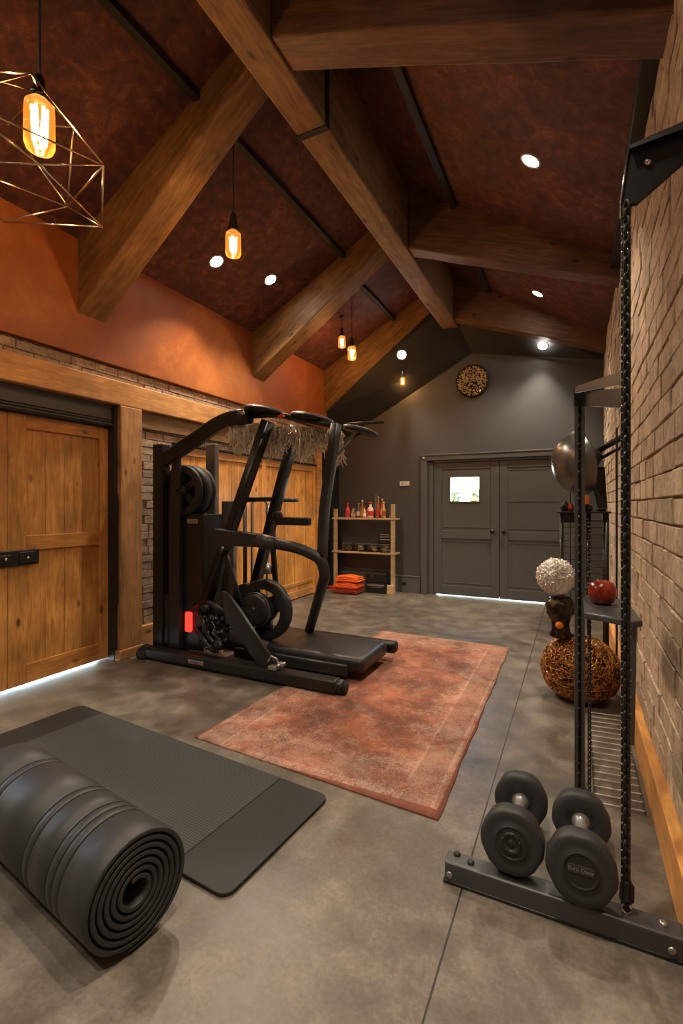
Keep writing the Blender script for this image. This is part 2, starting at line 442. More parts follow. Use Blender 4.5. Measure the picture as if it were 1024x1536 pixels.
for (y0, y1) in ((2.26, 2.50), (4.75, 4.95), (6.83, 7.03)):
    b = NB(); xs = [XA+.115 + (XR+.02-XA-.115)*i/10 for i in range(11)]
    zu = lambda x: 4.07 - .375*(x+1.56)
    top = [(x, y0, zr(x)+.03) for x in xs]; low = [(x, y0, min(zu(x), zr(x)-.08)+random.uniform(-.005, .005)) for x in xs]
    prism(b, low+top[::-1], (0, y1-y0, 0)); n += 1
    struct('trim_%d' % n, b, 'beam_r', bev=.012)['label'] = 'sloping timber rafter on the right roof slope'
# iron strap round the ridge
b = NB(); box(b, -1.797, -1.553, 2.93, 2.98, 4.043, 4.5); one('beam_strap', b, 'blackmetal', 'black iron strap wrapped around the ridge beam', 'strap')
# dark metal purlin strips under the ceiling, split by the rafters
def purlin(x, zf, y0, y1, lab):
    b = NB(); z = zf(x); box(b, x-.03, x+.03, y0, y1, z-.055, z-.002, bev=.004)
    one('ceiling_batten', b, 'blackmetal2', lab, 'batten')
purlin(-2.42, zl, YF+.1, 2.6, 'dark ceiling batten left of the ridge, nearest the camera')
purlin(-2.42, zl, 2.8, 5.0, 'dark ceiling batten left of the ridge, in the bay holding two spotlights')
purlin(-2.50, zl, 5.24, 6.93, 'short dark ceiling batten left of the ridge, in the farthest bay')
purlin(-1.08, zr, 2.5, 4.75, 'dark ceiling batten right of the ridge, beside the nearest spotlight')
purlin(-1.08, zr, 4.95, 6.83, 'dark ceiling batten right of the ridge, in the far bay')
b = NB(); box(b, XR-.10, XR-.03, 2.5, 4.75, zr(XR-.06)-.10, zr(XR-.06)+.03); struct('trim_20', b, 'blackmetal2')['label'] = 'dark trim where roof meets brick wall'

# skirtings
b = NB(); box(b, .31, XR-.002, .2, YB-.02, 0, .205, bev=.005); struct('baseboard_right', b, 'skirt')
b = NB(); box(b, XL-.02, XL+.045, 3.24, 3.69, 0, .245, bev=.005); struct('baseboard_left', b, 'header')
b = NB(); box(b, XL+.02, -2.20, YB-.025, YB, 0, .27, bev=.006); box(b, XL+.02, -2.20, YB-.035, YB, .25, .275, bev=.005)
struct('baseboard_back', b, 'door_paint')
b = NB(); box(b, .06, .31, YB-.025, YB, 0, .27, bev=.006); struct('baseboard_back.001', b, 'door_paint')
b = NB(); box(b, -2.50, -2.43, YB-.034, YB-.024, .12, .165, bev=.003); one('floor_socket', b, 'blackmetal', 'small black socket on the skirting beside the shelf unit', 'socket')

# header timber and posts on the left wall
b = NB(); box(b, XL-.02, XL+.07, .6, 6.84, 2.305, 2.52, bev=.01); struct('trim_12', b, 'header')['label'] = 'long timber header over the wooden doors'
b = NB(); box(b, XL-.24, XL+.075, 2.985, 3.225, 0, 2.305, bev=.01); box(b, XL-.01, XL+.09, 2.96, 3.235, 0, .09, bev=.008); struct('trim_13', b, 'post')['label'] = 'timber post between sliding door and brick'
b = NB(); box(b, XL-.02, XL+.06, 6.66, 6.83, 0, 2.305, bev=.008); struct('trim_14', b, 'header')['label'] = 'timber post at the far end of the left wall'
b = NB(); box(b, XL-.02, XL+.03, 3.24, 6.66, 2.14, 2.305, bev=.004); struct('trim_15', b, 'beam_y')['label'] = 'dark lintel board standing in for the shadow band under the header'  # dark timber put in to give the shade below the header
b = NB(); box(b, XL-.02, XL+.05, 3.66, 6.66, 2.03, 2.05); struct('trim_16', b, 'blackmetal2')['label'] = 'dark strip over the far wooden door'

# near sliding barn door (two leaves) in its recess
XD = -3.86
DT = thing('door_1', 'large pine plank sliding door on the left', 'door', (XD, 1.2, 0)); DT['kind'] = 'structure'
for (ya, yb) in ((1.22, 2.10), (2.104, 2.975)):
    sw = .135
    b = NB(); k = 4; w = (yb-ya-sw-.10)/k
    y0 = ya+(sw if ya > 2 else .10)
    for i in range(k): box(b, XD, XD+.035, y0+i*w+.002, y0+(i+1)*w-.002, .12, 2.02, bev=.003)
    obj('plank_panel', b, 'pine', DT)
    for (a, c) in (((ya, ya+sw), (yb-.10, yb)) if ya > 2 else ((ya, ya+.10), (yb-sw, yb))):
        b = NB(); box(b, XD-.005, XD+.055, a, c, .022, 2.10, bev=.004); obj('stile', b, 'pine', DT)
    for z0, z1 in ((.022, .17), (1.05, 1.165), (1.995, 2.10)):
        b = NB(); box(b, XD, XD+.052, ya+(sw if ya > 2 else .10)+.001, yb-(.10 if ya > 2 else sw)-.001, z0, z1, bev=.004); obj('rail', b, 'pine_rail', DT)
b = NB(); box(b, XD+.056, XD+.075, 1.98, 2.325, .94, 1.06, bev=.006)
box(b, XD+.07, XD+.088, 2.03, 2.11, .965, 1.03, bev=.006); box(b, XD+.07, XD+.088, 2.17, 2.29, .955, 1.045, bev=.006)
hp = obj('latch_plate', b, 'blackmetal', DT)
b = NB()
for yy in (2.07, 2.23): lathe(b, [(0, 0), (.013, .002), (.011, .008), (0, .01)], (XD+.09, yy, 1.0), 'x', 14)
obj('bolt', b, 'chrome', hp)
b = NB()
box(b, XD-.06, XL-.01, 1.15, 2.985, 2.115, 2.305, bev=.004); box(b, XD-.06, XD-.01, 1.15, 2.985, 2.08, 2.13)
for z in (2.125, 2.15, 2.17): box(b, XL-.012, XL+.006, 1.15, 2.985, z, z+.01, bev=.003)
struct('trim_17', b, 'kraft')['label'] = 'grey sliding door track housing'
b = NB(); box(b, XD-.02, XL+.03, 2.955, 2.987, 0, 2.28, bev=.003); box(b, XL+.03, XL+.05, 2.955, 2.978, .5, 1.5, bev=.003); struct('trim_18', b, 'blackmetal2')['label'] = 'black door guide channel'

# second wooden door behind the machine
D2 = thing('door_2', 'tall cedar plank door behind the machine', 'door', (XL, 3.7, 0)); D2['kind'] = 'structure'
b = NB(); y = 3.72; k = 0
while y < 6.60:
    w = (.30, .27, .31)[k % 3]; box(b, XL-.018, XL+.012, y+.003, min(y+w, 6.62)-.003, .10, 2.0, bev=.003); y += w; k += 1
obj('plank_panel', b, 'cedar', D2)
for z0, z1 in ((.015, .12), (.20, .25), (1.93, 2.025)):
    b = NB(); box(b, XL-.01, XL+.028, 5.0 if z0 == .20 else 3.71, 6.655, z0, z1, bev=.004); obj('rail', b, 'header', D2)
for ya, yb in ((3.70, 3.78), (5.22, 5.30), (6.57, 6.655)):
    b = NB(); box(b, XL-.01, XL+.03, ya, yb, .012, 2.028, bev=.004); obj('stile', b, 'cedar', D2)

# charcoal double doors in the end wall
D3 = thing('door_3', 'charcoal double doors in the end wall', 'door', (-1.01, YB, 0)); D3['kind'] = 'structure'
b = NB()
for x0, x1 in ((-2.185, -2.09), (.04, .135)): box(b, x0, x1, YB-.035, YB+.03, 0, 2.10, bev=.006)
box(b, -2.185, .135, YB-.035, YB+.03, 2.10, 2.185, bev=.006); box(b, -2.20, .15, YB-.05, YB, 2.175, 2.195, bev=.004)
for x0, x1 in ((-2.09, -2.0), (-.05, .04)): box(b, x0, x1, YB+.01, YB+.10, 0, 2.10, bev=.004)
box(b, -2.09, .04, YB+.01, YB+.10, 2.065, 2.10, bev=.004)
for x0, x1 in ((-2.02, -1.97), (-.08, -.03)): box(b, x0, x1, YB+.088, YB+.11, 0, 2.10)
box(b, -1.03, -.99, YB+.088, YB+.11, .03, 2.06)
box(b, -2.09, .04, YB+.088, YB+.11, 2.045, 2.10)
obj('door_frame', b, 'door_paint', D3)
for si, (x0, x1) in enumerate(((-1.992, -1.014), (-1.006, -.058))):
    yf = YB+.035; st = .115
    lf = NB()
    WX0, WX1, WZ0, WZ1 = -1.735, -1.305, 1.46, 1.832
    # stiles and rails proud of recessed panels
    box(lf, x0, x0+st, yf, yf+.05, .011, 2.06, bev=.004); box(lf, x1-st, x1, yf, yf+.05, .011, 2.06, bev=.004)
    rails = [(.011, .16), (.885, 1.01), (1.96, 2.06)]
    for z0, z1 in rails: box(lf, x0+st, x1-st, yf, yf+.05, z0, z1, bev=.004)
    box(lf, x0+st, x1-st, yf+.014, yf+.05, .16, .885)
    if si == 0:
        box(lf, x0+st, WX0, yf+.014, yf+.05, 1.01, 1.96); box(lf, WX1, x1-st, yf+.014, yf+.05, 1.01, 1.96)
        box(lf, WX0, WX1, yf+.014, yf+.05, 1.01, WZ0); box(lf, WX0, WX1, yf+.014, yf+.05, WZ1, 1.96)
    else: box(lf, x0+st, x1-st, yf+.014, yf+.05, 1.01, 1.96)
    leaf = obj('door_leaf', lf, 'door_paint', D3)
    b = NB()
    for z0, z1 in ((.20, .845), (1.05, 1.46), (1.46, 1.92)) if si else ((.20, .845),):
        for q in ((x0+st+.03, x1-st-.03, z1-.008, z1), (x0+st+.03, x1-st-.03, z0, z0+.008)): box(b, q[0], q[1], yf+.006, yf+.016, q[2], q[3], bev=.002)
    box(b, x0+st+.03, x1-st-.03, yf+.006, yf+.016, 1.06 if si == 0 else 1.925, 1.068 if si == 0 else 1.933, bev=.002)
    obj('panel_moulding', b, 'door_paint', leaf)
    if si == 0:
        b = NB(); w = .018
        box(b, WX0-w, WX1+w, yf+.004, yf+.03, WZ1, WZ1+w); box(b, WX0-w, WX1+w, yf+.004, yf+.03, WZ0-w, WZ0)
        box(b, WX0-w, WX0, yf+.004, yf+.03, WZ0, WZ1); box(b, WX1, WX1+w, yf+.004, yf+.03, WZ0, WZ1)
        fr = obj('window_frame', b, 'door_paint', leaf)
        b = NB(); box(b, WX0, WX1, yf+.024, yf+.030, WZ0, WZ1); W[fr.name] = W[D3.name]
        gp = obj('pane', b, 'windowglass', leaf)
    xk = x1-.085 if si == 0 else x0+.07
    b = NB(); lathe(b, [(0, -.001), (.026, 0), (.026, .008), (.012, .014), (.012, .04), (.030, .048), (.036, .062), (.033, .078), (.018, .088), (0, .09)], (xk, yf, 1.01), 'y', 20, rotm=Matrix.Rotation(PI/2, 3, 'X'))
    obj('knob', b, 'blackmetal', leaf)
b = NB(); box(b, -2.155, -2.125, YB-.052, YB-.034, 2.135, 2.16, bev=.004); one('door_sensor', b, 'white', 'tiny white sensor on the corner of the dark door frame', 'sensor')
# garden seen through the little pane
b = NB(); box(b, -16, 14, YB+.32, YB+40, -.25, -.15); struct('garden_ground', b, 'gravel')
for i, (x, y, z, r) in enumerate(((-3.05, 13.5, 0, 1.2), (-2.45, 13.6, 0, 1.0))):
    t = thing('garden_shrub', 'pale bush seen through the %s of the door pane' % ('left half', 'right half')[i], 'shrub', (x, y, -.15))
    b = NB(); tube(b, [(x, y, -.15), (x+.05, y, .9), (x, y, 1.4)], .05, 8); obj('stem', b, 'bark', t)
    b = NB()
    for k in range(260):
        d = V((random.gauss(0,1), random.gauss(0,1), random.gauss(0,1))).normalized()*random.uniform(.3, 1)*.55
        p = V((x, y, 1.62))+V((d.x*.34, d.y*.4, d.z*.40)); q = V((random.uniform(-1,1), random.uniform(-1,1), random.uniform(-1,1))).normalized()*.08; s = q.orthogonal().normalized()*.04
        vs = [b.verts.new(p+w) for w in (-q, s, q, -s)]; b.faces.new(vs)
    obj('foliage', b, 'leaf', t)

# ------------------------------------------------------------------ lamps
def downlight(x, y, zf, slope, lab, power, grp='recessed ceiling spotlights', lens=True, spot=True, colr=(1,.85,.65), blend=.6, ang=110, tiltv=None):
    z = zf(x)-.001; t = thing('ceiling_spotlight', lab, 'spotlight', (x, y, z), 0, grp)
    R = Matrix.Rotation(slope, 3, 'Y')
    if tiltv is not None: R = tiltv
    b = NB(); lathe(b, [(.064, .004), (.064, -.006), (.078, -.008), (.082, -.002), (.082, .004)], (x, y, z), rotm=R, seg=28, cap=False); obj('trim_ring', b, 'silverdull', t)
    b = NB(); lathe(b, [(0, -.003), (.063, -.003), (.063, .003), (0, .003)], (x, y, z), rotm=R, seg=28); obj('lens', b, 'daylens', t)
    if spot:
        ld = bpy.data.lights.new('spot', 'SPOT'); ld.energy = power; ld.color = colr; ld.spot_size = math.radians(ang); ld.spot_blend = blend; ld.shadow_soft_size = .05
        lo = link(bpy.data.objects.new('beam', ld)); lo.parent = t
        nrm = R @ V((0,0,-1)); lo.location = nrm*.03
        tgt = V((nrm.x*.35, nrm.y*.35, -1)).normalized(); lo.rotation_euler = tgt.to_track_quat('-Z', 'Y').to_euler()
al, ar = -math.atan(.553), math.atan(.6)
P0 = 120
downlight(-.29, 3.74, zr, ar, 'lit ceiling spotlight nearest the camera, right roof slope', P0)
downlight(-.41, 6.30, zr, ar, 'lit ceiling spotlight in the middle bay of the right slope', P0)
downlight(-3.26, 3.78, zl, al, 'left one of the pair of spotlights in the left slope', P0)
downlight(-3.10, 4.50, zl, al, 'right one of the pair of spotlights in the left slope', P0)
# two lamps in the black soffit
def cz(x, y):
    f = (y-6.98)/(YB-6.98)
    def li(P, x):
        for a, c in zip(P, P[1:]):
            if a[0] <= x <= c[0]: return a[2]+(c[2]-a[2])*(x-a[0])/(c[0]-a[0])
    return li(cove_top, x)*(1-f)+li(cove_bot, x)*f
for (x, y, lab) in ((-2.41, 7.05, 'small spotlight in the black soffit left of the round wall ornament'), (-.40, 7.19, 'small spotlight in the black soffit right of the round wall ornament')):
    z = cz(x, y); e = .02
    nn = V((e*2, 0, cz(x+e, y)-cz(x-e, y))).cross(V((0, e*2, cz(x, y+e)-cz(x, y-e)))).normalized()
    dn = V((x, y, z))-nn*.012
    downlight(dn.x, dn.y, lambda q: dn.z, 0, lab, 85, 'spotlights in the black soffit', tiltv=nn.to_track_quat('Z', 'Y').to_matrix(), ang=88)
# unseen ceiling lamps added as fill above and behind the camera
for x, y, zf, s, e in ((-2.9, .9, zl, al, .6), (-.35, 1.2, zr, ar, 1.3), (-2.9, -.8, zl, al, .8), (-.35, -.7, zr, ar, 1.2)):
    downlight(x, y, zf, s, 'unseen fill spotlight added in the near bays, above the camera', P0*e, ang=88)

def bulb_pendant(x, y, z, zt, lab, glass='amberglass', power=9, sc=1.0, small=True, grp='bare filament bulb pendants'):
    t = thing('pendant_bulb', lab, 'pendant lamp', (x, y, z), 0, grp)
    b = NB(); lathe(b, [(0, zt), (.03*sc, zt), (.03*sc, zt-.02), (.005, zt-.03)], (x, y, 0), seg=16); tube(b, [(x, y, zt), (x, y, z+.11*sc)], .005, 8); obj('cord', b, 'blackmetal2', t)
    b = NB(); lathe(b, [(.006, .165*sc), (.014*sc, .15*sc), (.022*sc, .10*sc), (.03*sc, .07*sc), (.026*sc, .06*sc)], (x, y, z), seg=18); obj('lamp_socket', b, 'blackmetal', t)
    b = NB(); lathe(b, [(.024*sc, .065*sc), (.038*sc, .05*sc), (.040*sc, .03*sc), (.040*sc, -.05*sc), (.036*sc, -.062*sc), (0, -.064*sc)], (x, y, z), seg=24, cap=False); obj('bulb_glass', b, glass, t, shade=True)
    b = NB()
    for k in range(4):
        a = k*PI/2+.4; tube(b, [(x+.013*sc*math.cos(a), y+.013*sc*math.sin(a), z+.03*sc), (x+.010*sc*math.cos(a+.5), y+.010*sc*math.sin(a+.5), z-.042*sc)], .0042*sc, 6)
    obj('filament', b, 'filament_s', t)
    ld = bpy.data.lights.new('glow', 'POINT'); ld.energy = power; ld.color = (1,.50,.17); ld.shadow_soft_size = .03
    lo = link(bpy.data.objects.new('glow', ld)); lo.parent = t; lo.location = (0, 0, -.085*sc)
bulb_pendant(-2.41, 2.99, 3.455, zl(-2.41)-.05, 'amber bulb pendant hanging behind the nearest left rafter', sc=1.5)
bulb_pendant(-2.59, 5.6, 3.37, zl(-2.59), 'lower of the two amber bulbs hanging before the farthest rafter', power=11, sc=1.35)
bulb_pendant(-2.93, 6.0, 3.69, zl(-2.93), 'upper left of the two amber bulbs hanging before the farthest rafter', sc=1.25)
bulb_pendant(-2.42, 7.12, 3.345, cz(-2.42, 7.12), 'tiny amber bulb hanging under the black soffit by the end wall', power=3, sc=.9)

# geometric cage pendant
cx, cy, cz0 = -2.44, 1.5, 3.33
T = thing('cage_pendant', 'large faceted wire cage pendant with glowing jar bulb, upper left', 'pendant lamp', (cx, cy, cz0))
rings = []
tl = Matrix.Rotation(.05, 3, 'X') @ Matrix.Rotation(.08, 3, 'Y')
for r, z, ph, k in ((.25, .12, .455+PI/4, 4), (.43, -.17, .455, 4), (.40, -.345, .455+PI/4, 4)):
    rings.append([V((cx-.095, cy-.045, cz0)) + tl @ V((r*math.cos(ph+2*PI*i/k), r*math.sin(ph+2*PI*i/k), z)) for i in range(k)])
apex = V((cx, cy, cz0+.165))
b = NB(); w = .0048
def wire(bm, a, c, r=w):
    d = (c-a); bar(bm, [a, c], r*1.9, r*1.2, r=.001)
for R_ in rings:
    for i in range(4): wire(b, R_[i], R_[(i+1) % 4])
for i in range(4):
    wire(b, rings[0][i], rings[1][i]); wire(b, rings[0][i], rings[1][(i+1) % 4]); wire(b, rings[1][i], rings[2][i]); wire(b, rings[1][(i+1) % 4], rings[2][i])
for i in range(4): wire(b, apex, rings[0][i], .0035)
obj('wire_cage', b, 'cage', T)
b = NB(); tube(b, [(cx, cy, zl(cx)), (cx, cy, cz0+.22)], .007, 8); lathe(b, [(0, zl(cx)-.0), (.05, zl(cx)-.0), (.05, zl(cx)-.03), (.008, zl(cx)-.045)], (cx, cy, 0), seg=20); obj('cord', b, 'blackmetal2', T)
b = NB(); lathe(b, [(.008, .26), (.022, .24), (.03, .17), (.046, .16), (.048, .12)], (cx, cy, cz0), seg=20); obj('lamp_socket', b, 'bronze', T)
b = NB(); lathe(b, [(.040, .125), (.066, .10), (.070, .06), (.070, -.10), (.060, -.125), (0, -.128)], (cx, cy, cz0), seg=28, cap=False); obj('jar_glass', b, 'amberglass', T, shade=True)
b = NB()
for k in range(6):
    a = k*PI/3; tube(b, [(cx+.026*math.cos(a), cy+.026*math.sin(a), cz0+.08), (cx+.024*math.cos(a+.3), cy+.024*math.sin(a+.3), cz0-.09)], .006, 6)
obj('filament', b, 'filament', T)
ld = bpy.data.lights.new('glow', 'POINT'); ld.energy = 16; ld.color = (1,.55,.22); ld.shadow_soft_size = .05
lo = link(bpy.data.objects.new('glow', ld)); lo.parent = T; lo.location = (0, 0, -.17)

# round mosaic ornament on the gable
T = thing('wall_ornament', 'round gold mosaic disc on the dark end wall above the doors', 'wall ornament', (-1.39, YB, 3.02))
b = NB(); lathe(b, [(0, 0), (.245, 0), (.245, .05), (.232, .06), (.222, .05), (0, .05)], (-1.39, YB, 3.27), rotm=Matrix.Rotation(PI/2, 3, 'X'), seg=48); obj('rim', b, 'bronze', T)
b = NB()
for k in range(420):
    r = .215*math.sqrt(random.random()); a = random.random()*2*PI; s = random.uniform(.005, .014)
    c = V((-1.39+r*math.cos(a), YB-.052-random.random()*.012, 3.27+r*math.sin(a)))
    R_ = Matrix.Rotation(random.random()*PI, 3, 'Y') @ Matrix.Rotation(random.uniform(-.6, .6), 3, 'X')
    vs = box(b, c.x-s, c.x+s, c.y-.004, c.y+.008, c.z-s*.6, c.z+s*.6, rot=R_)
obj('mosaic_face', b, 'goldmosaic', T)
T = thing('wall_sign', 'small white sign plate on the dark wall above the shelf unit', 'sign', (-2.465, YB, 1.70))
b = NB(); box(b, -2.545, -2.385, YB-.008, YB, 1.715, 1.785, bev=.002); obj('plate', b, 'white', T)
text('lettering', 'BEI 8 I I', .046, 'ink', T, (-2.465, YB-.009, 1.75), Matrix.Rotation(PI/2, 3, 'X'), squash=.75)

# ------------------------------------------------------------------ rug
rc = V((-1.30, 3.54, 0))
T = NB(); nx, ny = 36, 70; qd = [V((-2.06,2.19,0)), V((-.545,2.085,0)), V((-.575,4.92,0)), V((-1.92,4.97,0))]
top = []; bot = []
for j in range(ny+1):
    v = j/ny; rt_ = []; rb_ = []
    for i in range(nx+1):
        u = i/nx; p = (qd[0]*(1-u)+qd[1]*u)*(1-v) + (qd[3]*(1-u)+qd[2]*u)*v
        if i in (0, nx): p.x += .004*math.sin(v*23)+.003*math.sin(v*61)
        e = min(i, nx-i, j, ny-j); z = .007 if e == 0 else .013
        rt_.append(T.verts.new((p.x, p.y, z+(.001*math.sin(i*2.1+j*1.3) if e else 0)))); rb_.append(T.verts.new((p.x, p.y, .0005)))
    top.append(rt_); bot.append(rb_)
for j in range(ny):
    for i in range(nx):
        f = T.faces.new((top[j][i], top[j][i+1], top[j+1][i+1], top[j+1][i])); f.smooth = True
        T.faces.new((bot[j][i], bot[j+1][i], bot[j+1][i+1], bot[j][i+1]))
for j in range(ny):
    T.faces.new((top[j][0], top[j+1][0], bot[j+1][0], bot[j][0])); T.faces.new((top[j][nx], bot[j][nx], bot[j+1][nx], top[j+1][nx]))
for i in range(nx):
    T.faces.new((top[0][i], bot[0][i], bot[0][i+1], top[0][i+1])); T.faces.new((top[ny][i], top[ny][i+1], bot[ny][i+1], bot[ny][i]))
one('area_rug', T, 'rug', 'worn rust red rug on the concrete floor', 'rug', loc=tuple(rc))

# ------------------------------------------------------------------ flat exercise mat
ma = -math.atan2(.157, 1.945)
T = thing('exercise_mat', 'flat dark grey exercise mat unrolled on the floor', 'exercise mat', (-1.07, 2.02, 0), ma)
def rr_plate(bm, x0, x1, y0, y1, z0, z1, r, corners):
    pts = []
    for k, (cx_, cy_, a0) in enumerate(((x1, y1, 0), (x0, y1, 90), (x0, y0, 180), (x1, y0, 270))):
        if corners[k]:
            sx = -1 if cx_ == x1 else 1; sy = -1 if cy_ == y1 else 1
            for q in range(7):
                a = math.radians(a0+15*q); pts.append((cx_+sx*r+r*math.cos(a), cy_+sy*r+r*math.sin(a), z0))
        else: pts.append((cx_, cy_, z0))
    prism(bm, pts, (0, 0, z1-z0))
L_, Wd = 2.02, .69
b = NB(); rr_plate(b, -.27, .02, -Wd, 0, .001, .016, .05, (1,0,0,1)); obj('smooth_end', b, 'matsmooth', T, local=True, bev=.004)
b = NB(); rr_plate(b, -L_, -L_+.24, -Wd, 0, .001, .016, .05, (0,1,1,0)); obj('smooth_end', b, 'matsmooth', T, local=True, bev=.004)
b = NB(); box(b, -L_+.244, -.274, -Wd, 0, .001, .0145); box(b, -L_+.24, -.27, -Wd+.004, -.004, .001, .010); obj('textured_middle', b, 'mattex', T, local=True)

# ------------------------------------------------------------------ rolled mat
ra = math.radians(-8.5)
T = thing('rolled_mat', 'thick black foam mat rolled into a spiral in the foreground', 'rolled mat', (-1.235, 1.065, 0), ra)
R0 = .186; turns = 6.6; th = .0165; pitch = .0212; N = 360
def spiral(off):
    o = []
    for k in range(N+1):
        t = k/N; a = -1.75 + t*turns*2*PI; r = R0-pitch*turns*t-off
        if off == 0 and t*turns < .22: r -= th*.93*(1-t*turns/.22)
        o.append((r*math.cos(a), r*math.sin(a)))
    return o
so, si_ = spiral(0), spiral(th)
b = NB(); Lr = .98
def prof_x(k): return 0
xs_cuts = [0, .006]
gro = (.155, .195, .235, .36, .40, .70, .74)
for g_ in gro: xs_cuts += [g_-.0035, g_-.0012, g_+.0012, g_+.0035]
xs_cuts += [Lr-.006, Lr]
def radj(x, outer, k):
    d = 0
    if x in (0, Lr): d = .004
    if outer and k < N*.17:
        for g_ in gro:
            if abs(x-g_) < .0013: d = .0065
    return d
rows_o, rows_i = [], []
for x in xs_cuts:
    ro, ri = [], []
    for k in range(N+1):
        for lst, P, sgn, outer in ((ro, so, -1, True), (ri, si_, 1, False)):
            y_, z_ = P[k]; r = math.hypot(y_, z_) or 1; d = radj(x, outer, k)*sgn
            lst.append(b.verts.new((-x, y_*(r+d)/r, z_*(r+d)/r+R0+.001)))
    rows_o.append(ro); rows_i.append(ri)
for rows in (rows_o, rows_i):
    for A, B in zip(rows, rows[1:]):
        for k in range(N): f = b.faces.new((A[k], A[k+1], B[k+1], B[k])); f.smooth = abs(A[0].co.x-B[0].co.x) > .006
for i_ in (0, -1):
    for k in range(N): b.faces.new((rows_o[i_][k], rows_i[i_][k], rows_i[i_][k+1], rows_o[i_][k+1]))
for i_ in range(len(xs_cuts)-1):
    for k in (0, N): b.faces.new((rows_o[i_][k], rows_o[i_+1][k], rows_i[i_+1][k], rows_i[i_][k]))
obj('foam_spiral', b, 'foam', T, local=True)

# ------------------------------------------------------------------ dumbbells
def dumbbell(front, back, lab, badge):
    f, k = V(front), V(back); ax = (k-f); L = ax.length; mid = (f+k)/2
    T = thing('dumbbell', lab, 'dumbbell', (mid.x, mid.y, 0), 0, 'pair of round dumbbells')
    u = ax.normalized(); R = u.to_track_quat('Z', 'Y').to_matrix()
    hw = .043; r = .108
    # make local up stay upright
    side = u.cross(V((0,0,1))).normalized(); up = side.cross(u).normalized()
    R = Matrix((side, up, u)).transposed()
    def headprof(s):
        return [(0, -hw), (.060, -hw), (.064, -hw+.004), (.078, -hw+.003), (.098, -hw+.001), (r, -hw+.012), (r, hw-.012), (.100, hw-.002), (.055, hw), (.050, hw-.010), (.040, hw-.012), (0, hw-.012)]
    for c, fl_ in ((f, 1), (k, -1)):
        b = NB(); lathe(b, [(p[0], p[1]*fl_) for p in headprof(1)], c, rotm=R, seg=14 if False else 56)
        # faceted grip flats round the rim
        for v_ in b.verts:
            q = R.transposed() @ (v_.co-c); rr = math.hypot(q.x, q.y)
            if rr > .1:
                a = math.atan2(q.y, q.x); ph = (a % (PI/3))-PI/6
                lim = .1045/max(math.cos(ph), .2)
                if rr > lim: q.x *= lim/rr; q.y *= lim/rr; v_.co = c+R@q
        hd = obj('head', b, 'neoprene', T)
        if fl_ == 1:
            b = NB(); lathe(b, [(.056, -hw+.001), (.056, -hw-.003), (.050, -hw-.005), (.046, -hw+.001)], c, rotm=R, seg=40, cap=False)
            if badge:
                lathe(b, [(0, -hw-.0015), (.047, -hw-.0015)], c, rotm=R, seg=40, cap=False)
                obj('badge_ring', b, 'rubber', hd)
                b = NB()
                for v_ in box(b, -.040, .040, -.013, .013, -.002, .002, bev=.002): pass
                for v_ in b.verts: v_.co = c + R @ (v_.co + V((0, .004, -hw-.003)))
                bp = obj('badge', b, 'greymetal', hd)
                Rt = Matrix((side, up, -u)).transposed() @ Matrix.Identity(3)
                Rt = Matrix((side, up, side.cross(up))).transposed()
                text('lettering', 'Buru Ctner', .0165, 'silverdull', hd, c + R @ V((0, .004, -hw-.0056)), Rt)
            else:
                lathe(b, [(0, -hw-.004), (.010, -hw-.004), (.012, -hw-.001), (.022, -hw-.001), (.024, -hw-.006), (.034, -hw-.006), (.036, -hw)], c, rotm=R, seg=30, cap=False)
                for q in range(5):
                    a = q*2*PI/5+.3; lathe(b, [(.005, -hw-.002), (.005, -hw-.009), (0, -hw-.009)], c+R@V((.029*math.cos(a), .029*math.sin(a), 0)), rotm=R, seg=10, cap=False)
                obj('hub_cap', b, 'vinyl', hd)
    b = NB(); h0 = L/2-hw+.014
    lathe(b, [(.034, -h0), (.034, -h0+.02), (.024, -h0+.03), (.0235, -h0*.5), (.025, 0), (.0235, h0*.5), (.024, h0-.03), (.034, h0-.02), (.034, h0)], mid, rotm=R, seg=28)
    obj('handle', b, 'steel', T)
dumbbell((-.203, 1.822, .1945), (-.212, 2.225, .1125), 'left dumbbell of the pair, with a bolted hub on its face', False)
dumbbell((.018, 1.786, .1945), (.022, 2.190, .1125), 'right dumbbell of the pair, with a lettered badge on its face', True)

# ------------------------------------------------------------------ steel rack on the right
T = thing('squat_rack', 'tall black and grey steel rack by the brick wall', 'rack', (0, 2.2, 0))
b = NB(); box(b, -.436, .305, 1.757, 1.831, .002, .080, bev=.010, seg=3); fb = obj('foot_beam', b, 'gunmetal', T)
b = NB(); box(b, -.440, .305, 1.754, 1.833, .001, .012, bev=.003); obj('base_strip', b, 'blackmetal', T)
for (x, y, z, ax, m_) in ((-.40, 1.810, .080, 'z', 'rubber'), (-.345, 1.79, .080, 'z', 'rubber'), (.25, 1.795, .080, 'z', 'silverdull')):
    b = NB(); lathe(b, [(.013, -.002), (.013, .004), (.009, .009), (.003, .010), (0, .006)], (x, y, z), 'z', 16); obj('bolt', b, m_, fb)
for x in (-.415, .268):
    b = NB(); lathe(b, [(.012, -.002), (.012, .003), (.007, .006), (0, .006)], (x, 1.757, .035), rotm=Matrix.Rotation(PI/2, 3, 'X'), seg=16); obj('bolt', b, 'silverdull', fb)
